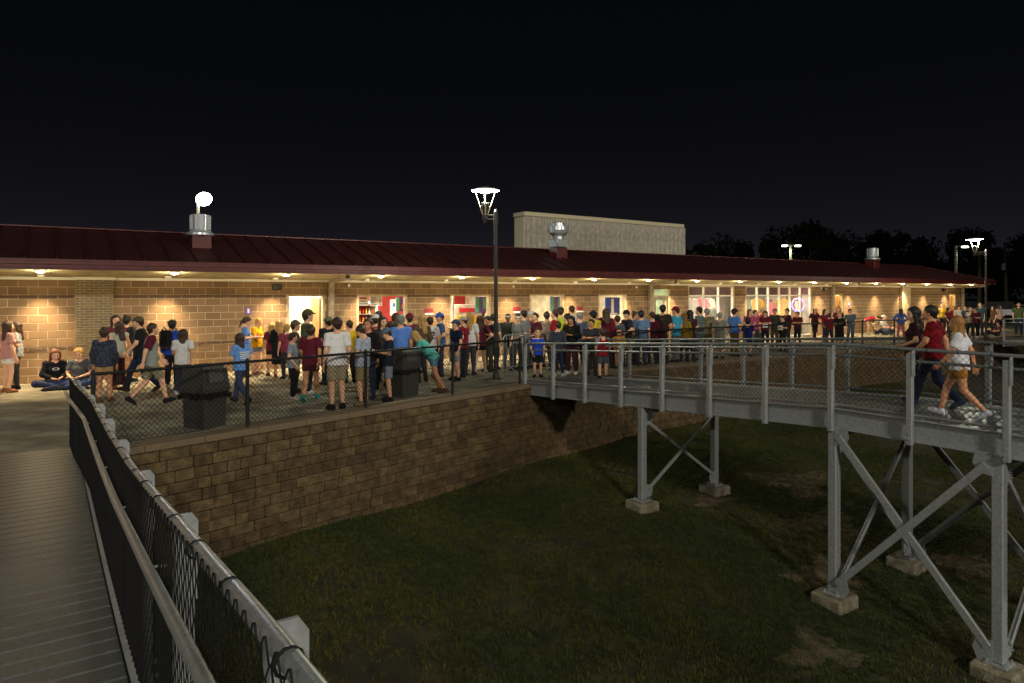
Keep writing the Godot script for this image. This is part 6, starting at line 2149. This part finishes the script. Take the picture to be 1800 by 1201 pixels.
	slab_thing("snack_rack", "rack of yellow snack bags in the third window", "rack", Vector3(15.75, 1.2, -22.3), Vector3(0.95, 0.55, 0.04), M.bronze, [["bags", Vector3(-0.3, 0.05, 0.03), Vector3(0.24, 0.36, 0.03), M.gold_cloth], ["bags", Vector3(0.0, 0.05, 0.03), Vector3(0.24, 0.36, 0.03), M.gold_cloth], ["bags", Vector3(0.3, 0.05, 0.03), Vector3(0.24, 0.36, 0.03), M.gold_cloth]])
	slab_thing("price_card", "green and violet price card right in the third window", "price board", Vector3(17.0, 1.8, -22.0), Vector3(0.56, 0.6, 0.03), M.purple_card, [["print_mark", Vector3(-0.18, 0, 0.017), Vector3(0.18, 0.56, 0.006), M.green_card], ["print_mark", Vector3(0.2, 0.0, 0.017), Vector3(0.12, 0.5, 0.006), M.green_card]])
	# fourth window
	slab_thing("water_poster", "blue poster with a white fountain column in the fourth window", "poster", Vector3(20.1, 1.68, -22.0), Vector3(0.85, 0.75, 0.03), M.blue_card, [["print_mark", Vector3(0, -0.02, 0.017), Vector3(0.14, 0.66, 0.006), M.white], ["print_mark", Vector3(0, -0.32, 0.018), Vector3(0.6, 0.06, 0.006), M.white]])
	slab_thing("inner_door", "cream inner door with oak frame in the fourth window", "door", Vector3(20.35, 1.05, -24.3), Vector3(0.9, 2.1, 0.05), M.oak)
	# shop
	slab_thing("wall_banner", "long maroon banner along the shop back wall", "banner", Vector3(28.2, 2.35, -24.33), Vector3(9.6, 0.5, 0.03), M.room_maroon)
	slab_thing("wall_banner", "maroon banner along the right end wall of the shop", "banner", Vector3(33.22, 2.33, -22.7), Vector3(3.3, 0.5, 0.03), M.room_maroon, [], -PI / 2)
	slab_thing("inner_door", "oak door in the right end wall of the shop", "door", Vector3(33.2, 1.05, -22.0), Vector3(0.95, 2.08, 0.05), M.oak, [["vision_panel", Vector3(0.2, 0.45, 0.027), Vector3(0.16, 0.6, 0.01), M.white]], -PI / 2)
	slab_thing("poster", "white poster with maroon and gold squares on the shop end wall", "poster", Vector3(33.2, 1.6, -23.3), Vector3(1.0, 0.8, 0.03), M.white, [["print_mark", Vector3(-0.2, 0.15, 0.017), Vector3(0.4, 0.3, 0.006), M.pink_cloth], ["print_mark", Vector3(0.15, -0.15, 0.017), Vector3(0.5, 0.3, 0.006), M.gold_cloth]], -PI / 2)
	slab_thing("clothes_shelf", "shelf of folded pink and white shirts at the shop back wall", "shelf", Vector3(26.6, 1.3, -24.2), Vector3(1.6, 1.5, 0.06), M.white, [["folded_shirts", Vector3(-0.4, 0.4, 0.1), Vector3(0.5, 0.3, 0.2), M.pink_cloth], ["folded_shirts", Vector3(0.35, 0.4, 0.1), Vector3(0.5, 0.26, 0.2), M.maroon_cloth], ["folded_shirts", Vector3(-0.4, -0.1, 0.1), Vector3(0.5, 0.3, 0.2), M.grey_cloth], ["folded_shirts", Vector3(0.35, -0.1, 0.1), Vector3(0.5, 0.3, 0.2), M.pink_cloth]])
	slab_thing("display_wall", "oak slat display wall behind the left shop window", "display wall", Vector3(27.0, 1.05, -23.9), Vector3(0.9, 2.1, 0.06), M.oak)
	slab_thing("display_wall", "oak door behind the right shop window", "display wall", Vector3(31.3, 1.05, -23.9), Vector3(1.0, 2.1, 0.06), M.oak)
	var sh := [[24.0, 1.95, -21.4, M.white_cloth, true, "white hooded shirt hanging leftmost in the shop"], [24.55, 2.0, -21.45, M.white_cloth, true, "second white shirt hanging in the left shop window"], [25.15, 2.02, -21.4, M.pink_cloth, false, "pink shirt hanging in the left shop window"], [25.7, 2.0, -21.45, M.white_cloth, true, "large pale shirt hanging over the dark green coat"], [25.75, 1.5, -21.3, M.grey_cloth, true, "dark green coat on the left shop rack"], [27.0, 1.75, -22.3, M.pink_cloth, false, "bright pink shirt far right in the left shop window"], [28.05, 1.98, -21.2, M.grey_cloth, true, "grey green sweater in the right shop window"], [29.0, 1.98, -21.2, M.gold_cloth, false, "golden yellow shirt on a hanger in the shop"], [30.9, 2.0, -21.15, M.gold_cloth, false, "yellow team shirt with maroon print in the shop"], [29.6, 1.6, -22.9, M.maroon_cloth, false, "maroon shirt at the back of the shop"], [32.3, 1.75, -22.6, M.pink_cloth, false, "pink shirt behind the glass shop door"]]
	for q in sh:
		shirt_on_hanger(q[5], Vector3(q[0], q[1], q[2]), -0.55, q[3], q[4], 1.3)
	for rk in [[24.9, -21.42, "chrome clothes rail in the left shop window"], [29.2, -21.18, "chrome clothes rail in the right shop window"]]:
		var t := thing("clothes_rail", rk[2], "clothes rail", "", Vector3(rk[0], 0, rk[1]))
		var wd := 1.3 if rk[0] < 26 else 2.0
		pipe("rail", [Vector3(-wd, 2.12, 0), Vector3(wd, 2.12, 0)], 0.015, M.steel, t, 8)
		for e in [-wd, wd]:
			pipe("upright", [Vector3(e, 0.0, 0), Vector3(e, 2.12, 0)], 0.015, M.steel, t, 8)
	# neon ring with a red letter in the rightmost pane
	var nt := thing("neon_sign", "round blue neon sign with red letter in the rightmost shop pane", "neon sign", "", Vector3(32.25, 1.62, -21.1), -0.75)
	mb = MB.new()
	var ring: Array = []
	for k in 33:
		var a := TAU * k / 32
		ring.append(Vector3(cos(a) * 0.3, sin(a) * 0.34, 0))
	mb.tube(ring, 0.03, 8, false)
	put("ring_tube", mb.mesh(), M.neon_blue, nt)
	mb = MB.new()
	ring = []
	for k in 21:
		var a := 0.6 + TAU * 0.78 * k / 20
		ring.append(Vector3(cos(a) * 0.16, sin(a) * 0.17, 0.01))
	ring.append(Vector3(0.02, -0.02, 0.01))
	mb.tube(ring, 0.028, 8, true)
	put("letter_tube", mb.mesh(), M.neon_red, nt)

func background() -> void:
	# utility poles
	for q in [[84.6, 33.4, 9.0, 0.0, "straight wooden utility pole behind the right lamp post"], [87.1, 31.7, 8.0, -0.07, "leaning wooden utility pole with a grey transformer at far right"]]:
		var t := thing("utility_pole", q[4], "utility pole", "", Vector3(q[0], -0.2, -q[1]))
		t.rotation.z = -q[3]
		var mb := MB.new()
		mb.tube([Vector3(0, 0, 0), Vector3(0.1, q[2] * 0.5, 0), Vector3(0, q[2], 0)], 0.22, 10, true, 0.14)
		put("shaft", mb.mesh(), M.bark, t)
		if q[3] != 0.0:
			mb = MB.new()
			mb.lathe([Vector2(0, 0.75), Vector2(0.25, 0.72), Vector2(0.27, 0.0), Vector2(0, -0.02)], 14, at(-0.45, 5.0, 0))
			put("transformer", mb.mesh(), M.galv, t)
	# white rail fence across the lot
	var f := thing("rail_fence", "long white rail fence across the dark parking lot", "fence", "", Vector3(0, 0, 0))
	var a := Vector3(65.0, 0, -30.9)
	var b := Vector3(77.0, 0, -22.8)
	for k in 8:
		var p := a.lerp(b, k / 7.0)
		var mb := MB.new()
		mb.boxc(p + Vector3(0, 0.45, 0), Vector3(0.1, 1.3, 0.1), Transform3D(), 0.01)
		put("post", mb.mesh(), M.white, f)
	pipe("rail", [a + Vector3(0, 1.12, 0), b + Vector3(0, 1.12, 0)], 0.06, M.white, f, 8)
	# parked cars
	for q in [[64.5, -24.0, 0.5, "dark parked pickup at the far right behind the railing"], [66.7, -27.5, 0.6, "dark parked pickup behind the crowd at the roof corner"]]:
		var t := thing("parked_car", q[3], "car", "parked cars beyond the plaza", Vector3(q[0], -0.2, q[1]), q[2])
		var mb := MB.new()
		mb.extrude([Vector2(-2.5, 0.45), Vector2(2.5, 0.45), Vector2(2.58, 0.62), Vector2(2.52, 1.0), Vector2(1.35, 1.12), Vector2(0.65, 1.72), Vector2(-0.55, 1.74), Vector2(-0.7, 1.15), Vector2(-2.5, 1.15), Vector2(-2.56, 0.7)], -0.9, 0.9)
		put("body", mb.mesh(), M.car_paint, t)
		for e in [-0.905, 0.905]:
			mb = MB.new()
			mb.extrude([Vector2(1.15, 1.14), Vector2(0.6, 1.64), Vector2(-0.45, 1.66), Vector2(-0.5, 1.14)], e - 0.006, e + 0.006)
			put("side_window", mb.mesh(), M.dark_glass, t)
			for wx in [-1.6, 1.6]:
				mb = MB.new()
				var bas := Transform3D(Basis(Vector3(1, 0, 0), Vector3(0, 0, 1), Vector3(0, -1, 0)), Vector3(wx, 0.4, e * 0.92))
				mb.lathe([Vector2(0, 0.12), Vector2(0.24, 0.12), Vector2(0.38, 0.11), Vector2(0.4, 0.06), Vector2(0.4, -0.08), Vector2(0.38, -0.12), Vector2(0, -0.12)], 20, bas)
				var wh := put("wheel", mb.mesh(), M.tyre, t)
				mb = MB.new()
				mb.lathe([Vector2(0, 0.14), Vector2(0.2, 0.135), Vector2(0.23, 0.11), Vector2(0.23, -0.11), Vector2(0.2, -0.135), Vector2(0, -0.14)], 16, bas)
				put("rim", mb.mesh(), M.steel, wh)
		for e in [-0.6, 0.6]:
			mb = MB.new()
			mb.boxc(Vector3(2.56, 0.82, e), Vector3(0.06, 0.16, 0.34), Transform3D(), 0.02)
			put("headlight", mb.mesh(), M.white, t)
			mb = MB.new()
			mb.boxc(Vector3(-2.55, 0.9, e * 1.2), Vector3(0.05, 0.26, 0.14), Transform3D(), 0.01)
			put("tail_light", mb.mesh(), M.red_sign, t)
		mb = MB.new()
		mb.boxc(Vector3(2.6, 0.55, 0), Vector3(0.12, 0.16, 1.8), Transform3D(), 0.03)
		put("bumper", mb.mesh(), M.steel, t)

# ------------------------------------------------------------------ crowd
func crowd() -> void:
	cloth_noise.frequency = 7.0
	cloth_noise.fractal_octaves = 3
	cloth_noise.seed = 2
	M.cloth_tex = noise_tex(0.02, 0.0, 1.0, 3, 31, 256)
	M.mottle_tex = noise_tex(0.03, 0.35, 1.0, 4, 37, 256)
	M.hair_tex = noise_tex(0.06, 0.0, 1.0, 2, 33, 256)
	make_head()
	for k in 2:
		hand_data[k] = make_hand(1.0)
	for r in PEOPLE:
		var t := person(Vector3(r[0], r[1], r[2]), r[3], r[4], r[5], r[6], r[7], r[8], r[9], r[10], r[11], r[12], r[13], r[14], r[15], r[16])
		if r[16].contains("headband"):
			var p := pose(r[5])
			var sc: float = r[4] / 1.72
			put("headband", hair_mesh("band"), cloth("e4e2de"), t, Transform3D(Basis().scaled(Vector3.ONE * sc), Vector3.ZERO) * head_frame(p))
		elif r[16].contains("number twelve"):
			var tm := TextMesh.new()
			tm.text = "12"
			tm.font_size = 30
			tm.pixel_size = 0.0085
			tm.depth = 0.02
			var fnt := SystemFont.new()
			fnt.font_names = PackedStringArray(["Droid Sans"])
			fnt.font_weight = 700
			tm.font = fnt
			put("number", tm, cloth("4a1020"), t, Transform3D(Basis.from_euler(Vector3(0, PI, 0)), Vector3(0, 1.14, -0.128)))
		elif r[16].contains("white mark"):
			var mb := MB.new()
			for q in [[0.0, 0.05, 0.14, 0.025], [0.0, 0.0, 0.16, 0.025], [0.03, 0.025, 0.025, 0.13], [-0.03, 0.025, 0.025, 0.11]]:
				mb.boxc(Vector3(q[0], q[1], 0), Vector3(q[2], q[3], 0.012), Transform3D(), 0.002)
			put("chest_mark", mb.mesh(), cloth("e0e0dc"), t, at(0.03, 1.2, 0.135))
		elif r[16].contains("white tag"):
			var mb := MB.new()
			mb.boxc(Vector3.ZERO, Vector3(0.2, 0.2, 0.012), Transform3D(), 0.003)
			put("paper_tag", mb.mesh(), M.white, t, at(0, 0.93, 0.16))
		elif r[16].contains("printed tee"):
			var mb := MB.new()
			for k in 4:
				mb.boxc(Vector3(0, 0.06 - 0.04 * k, 0), Vector3(0.24 - 0.03 * (k % 2), 0.026, 0.01), Transform3D(), 0.002)
			put("back_print", mb.mesh(), cloth("dce4f0"), t, at(0, 0.99, -0.118))
		elif r[16].contains("black sweatshirt"):
			var mb := MB.new()
			mb.lathe([Vector2(0.07, 0), Vector2(0.045, 0), Vector2(0.045, 0.01), Vector2(0.07, 0.01), Vector2(0.07, 0)], 20, Transform3D(Basis(Vector3(1, 0, 0), Vector3(0, 0, 0.5), Vector3(0, -0.5, 0)), Vector3.ZERO))
			put("chest_emblem", mb.mesh(), cloth("d8d8d8"), t, at(0, 0.47, 0.16))
	# a backpack on the bright blue shirt
	for r in PEOPLE:
		if r[16].contains("black backpack"):
			var t := thing("backpack", "black backpack worn over the bright blue shirt", "backpack", "", Vector3(r[0], 0, r[2]), deg_to_rad(r[3]))
			var mb := MB.new()
			mb.boxc(Vector3(0.06, 1.16, -0.24), Vector3(0.28, 0.44, 0.17), Transform3D(), 0.06)
			put("bag", mb.mesh(), M.bag, t)
			mb = MB.new()
			mb.boxc(Vector3(0.06, 1.08, -0.34), Vector3(0.2, 0.2, 0.06), Transform3D(), 0.02)
			put("pocket", mb.mesh(), M.bag, t)
			for e in [-0.06, 0.17]:
				pipe("strap", [Vector3(e, 1.36, -0.17), Vector3(e, 1.44, -0.03), Vector3(e, 1.36, 0.13), Vector3(e, 1.1, 0.16), Vector3(e, 0.98, -0.16)], 0.014, M.bag, t, 6)

func _ready() -> void:
	rng.seed = 12345
	# camera: level, lens shifted down
	var cam := Camera3D.new()
	cam.name = "camera"
	cam.projection = Camera3D.PROJECTION_FRUSTUM
	cam.near = 0.1
	cam.far = 600.0
	cam.size = 0.1 * 1201.0 / 1200.0
	cam.frustum_offset = Vector2(0, -0.1 * 85.5 / 1200.0)
	cam.position = Vector3(0, 2.25, 0)
	cam.rotation.y = -deg_to_rad(34.055)
	cam.current = true
	add_child(cam)
	# sky
	var env := Environment.new()
	env.background_mode = Environment.BG_SKY
	var sky := Sky.new()
	var sm := ProceduralSkyMaterial.new()
	sm.sky_top_color = Color(0.022, 0.026, 0.034)
	sm.sky_horizon_color = Color(0.128, 0.124, 0.148)
	sm.sky_curve = 0.065
	sm.ground_bottom_color = Color(0.01, 0.01, 0.01)
	sm.ground_horizon_color = Color(0.05, 0.05, 0.05)
	sky.sky_material = sm
	env.sky = sky
	env.tonemap_mode = Environment.TONE_MAPPER_LINEAR
	env.tonemap_exposure = 1.0
	env.sdfgi_enabled = true
	env.ssao_enabled = true
	env.ssil_enabled = true
	var we := WorldEnvironment.new()
	we.name = "environment"
	we.environment = env
	add_child(we)
	# last dusk glow, very weak
	var sun := DirectionalLight3D.new()
	sun.name = "dusk_light"
	sun.light_energy = 0.006
	sun.light_angular_distance = 20.0
	sun.light_color = Color(0.85, 0.9, 1.0)
	sun.rotation_degrees = Vector3(-40, -50, 0)
	sun.shadow_enabled = true
	sun.sky_mode = DirectionalLight3D.SKY_MODE_LIGHT_ONLY
	add_child(sun)
	make_materials()
	M.flap = mat(L(0.09, 0.088, 0.08), 0.5)
	# lamps
	lamp_post("tall dark lamp post with disc canopy in front of the building", Vector3(9.47, 0, -14.75), Vector3(-0.23, 0, -0.15), LAMP_E)
	lamp_post("distant lamp post with disc canopy at the right end of the plaza", Vector3(38.1, 0, -14.75), Vector3(-0.46, 0, -0.31), LAMP_E)
	lamp_post("added fill lamp post with disc canopy beside the ramp behind the viewer", Vector3(-6.5, 0.75, 4.5), Vector3(0.2, 0, 0.1), LAMP_E)  # unseen post, added to lift the dark wall under the bridge head
	flood_mast("flood_light", "glaring white flood light on a pole above the left roof vent", Vector3(5.6, -0.2, -34.0), 6.75, [Vector3(0.18, 0, 0.35)], M.flood_white, FLOOD_E, Color(0.93, 0.97, 1.0), 75.0, 0.07, Vector3(4, 0, -20), -1.0)
	flood_mast("parking_light", "twin headed parking light left of the tree line", Vector3(67.4, -0.2, -45.0), 7.75, [Vector3(-0.55, 0, -0.37), Vector3(0.65, 0, 0.44)], M.lot_white, 12.0, Color(0.93, 1.0, 0.86), 80.0, 0.12)
	flood_mast("parking_light", "single headed parking light left of the right lamp post", Vector3(76.9, -0.2, -32.5), 7.3, [Vector3(0.85, 0, 0.5)], M.lot_white, 12.0, Color(0.93, 1.0, 0.86), 80.0, 0.12)
	flood_mast("stadium_light", "tall stadium flood light mast behind the viewer", Vector3(-12.0, -2.5, 42.0), 27.0, [Vector3(-1.6, 0, -0.6), Vector3(1.6, 0, -0.6)], M.flood_white, STAD_E, Color(1.0, 0.97, 0.91), 32.0, 0.25, Vector3(9, -1, -9), -0.9)
	flood_mast("stadium_light", "added third mast with fill light far off to the left of the viewer", Vector3(-46.0, -2.5, 14.0), 22.0, [Vector3(-0.8, 0, -0.6), Vector3(0.8, 0, -0.6)], M.flood_white, STAD_E * 0.28, Color(1.0, 0.97, 0.91), 32.0, 0.25, Vector3(9, -1, -11), -0.9)  # unseen extra mast, added to fill the overlapping bridge shadows on the wall
	flood_mast("stadium_light", "second stadium flood light mast far behind the viewer on the right", Vector3(32.0, -2.5, 40.0), 26.0, [Vector3(-1.2, 0, -0.6), Vector3(1.2, 0, -0.6)], M.flood_white, STAD_E * 0.6, Color(1.0, 0.97, 0.91), 32.0, 0.25, Vector3(9, -1, -9), -0.9)
	# setting
	ground()
	plaza()
	retaining_wall()
	building()
	soffit_lights()
	interiors()
	metal_tower()
	exhaust_fan("ribbed round steel vent on maroon curb at left of the roof", Vector3(3.45, 3.55, -20.6), 0, 1.0)
	exhaust_fan("bowl shaped steel exhaust fan in front of the metal screen", Vector3(16.3, 3.45, -20.9), 1)
	exhaust_fan("small steel vent near the right end of the roof", Vector3(39.7, 3.85, -21.2), 2, 1.15)
	walkway()
	footbridge("footbridge", "galvanised steel footbridge with mesh railings on braced legs", 9.77, 2.31, 13, [9.88, 5.83, 3.66], true)
	footbridge("footbridge", "distant galvanised bridge railing beside the right lamp post", 37.6, 2.31, 9, [], false)
	var fl: Array = []
	for q in [[0.5, 11.4], [2.74, 12.0], [5.1, 12.65], [7.38, 13.27], [9.6, 13.86]]:
		fl.append(Vector3(q[0], 0, -q[1]))
	plaza_fence("chain_link_fence", "black chain-link fence along the top of the retaining wall, left of the bridge", fl, 0.084, 0.0045, 4)
	var fr: Array = []
	var fx := 12.3
	while fx < 38.0:
		fr.append(Vector3(fx, 0, -(14.6 if fx < 12.5 else 15.05)))
		fx += 2.52
	plaza_fence("chain_link_fence", "black chain-link fence beyond the bridge, right of it", fr, 0.084, 0.0045, 3)
	trash_bin("dark square trash bin with hooded lid near the fence corner", Vector3(2.15, 0, -12.42), 0.55)
	trash_bin("dark square trash bin with hooded lid next to the navy shirt", Vector3(6.4, 0, -13.72), 0.3)
	var bl := ["steel crowd barrier left of the lamp post, nearest the white jersey", "steel crowd barrier behind the woman in maroon", "steel crowd barrier right of the lamp post", "steel crowd barrier at the bridge head behind the blue child", "steel crowd barrier behind the yellow child", "steel crowd barrier below the denim shirt", "steel crowd barrier below the turquoise tee", "steel crowd barrier before the shop window"]
	var bp := [[9.0, 16.9, 0.6], [10.6, 17.25, 0.0], [12.9, 17.25, 0.0], [11.4, 15.85, 0.15], [14.4, 16.45, 0.0], [16.65, 16.45, 0.0], [18.9, 16.45, 0.0], [21.15, 16.45, 0.0]]
	for i in bp.size():
		barrier(bl[i], Vector3(bp[i][0], 0, -bp[i][1]), bp[i][2])
	stanchion("black queue post behind the bearded man", Vector3(9.39, 0, -16.1))
	background()
	trees()
	grass()
	crowd()
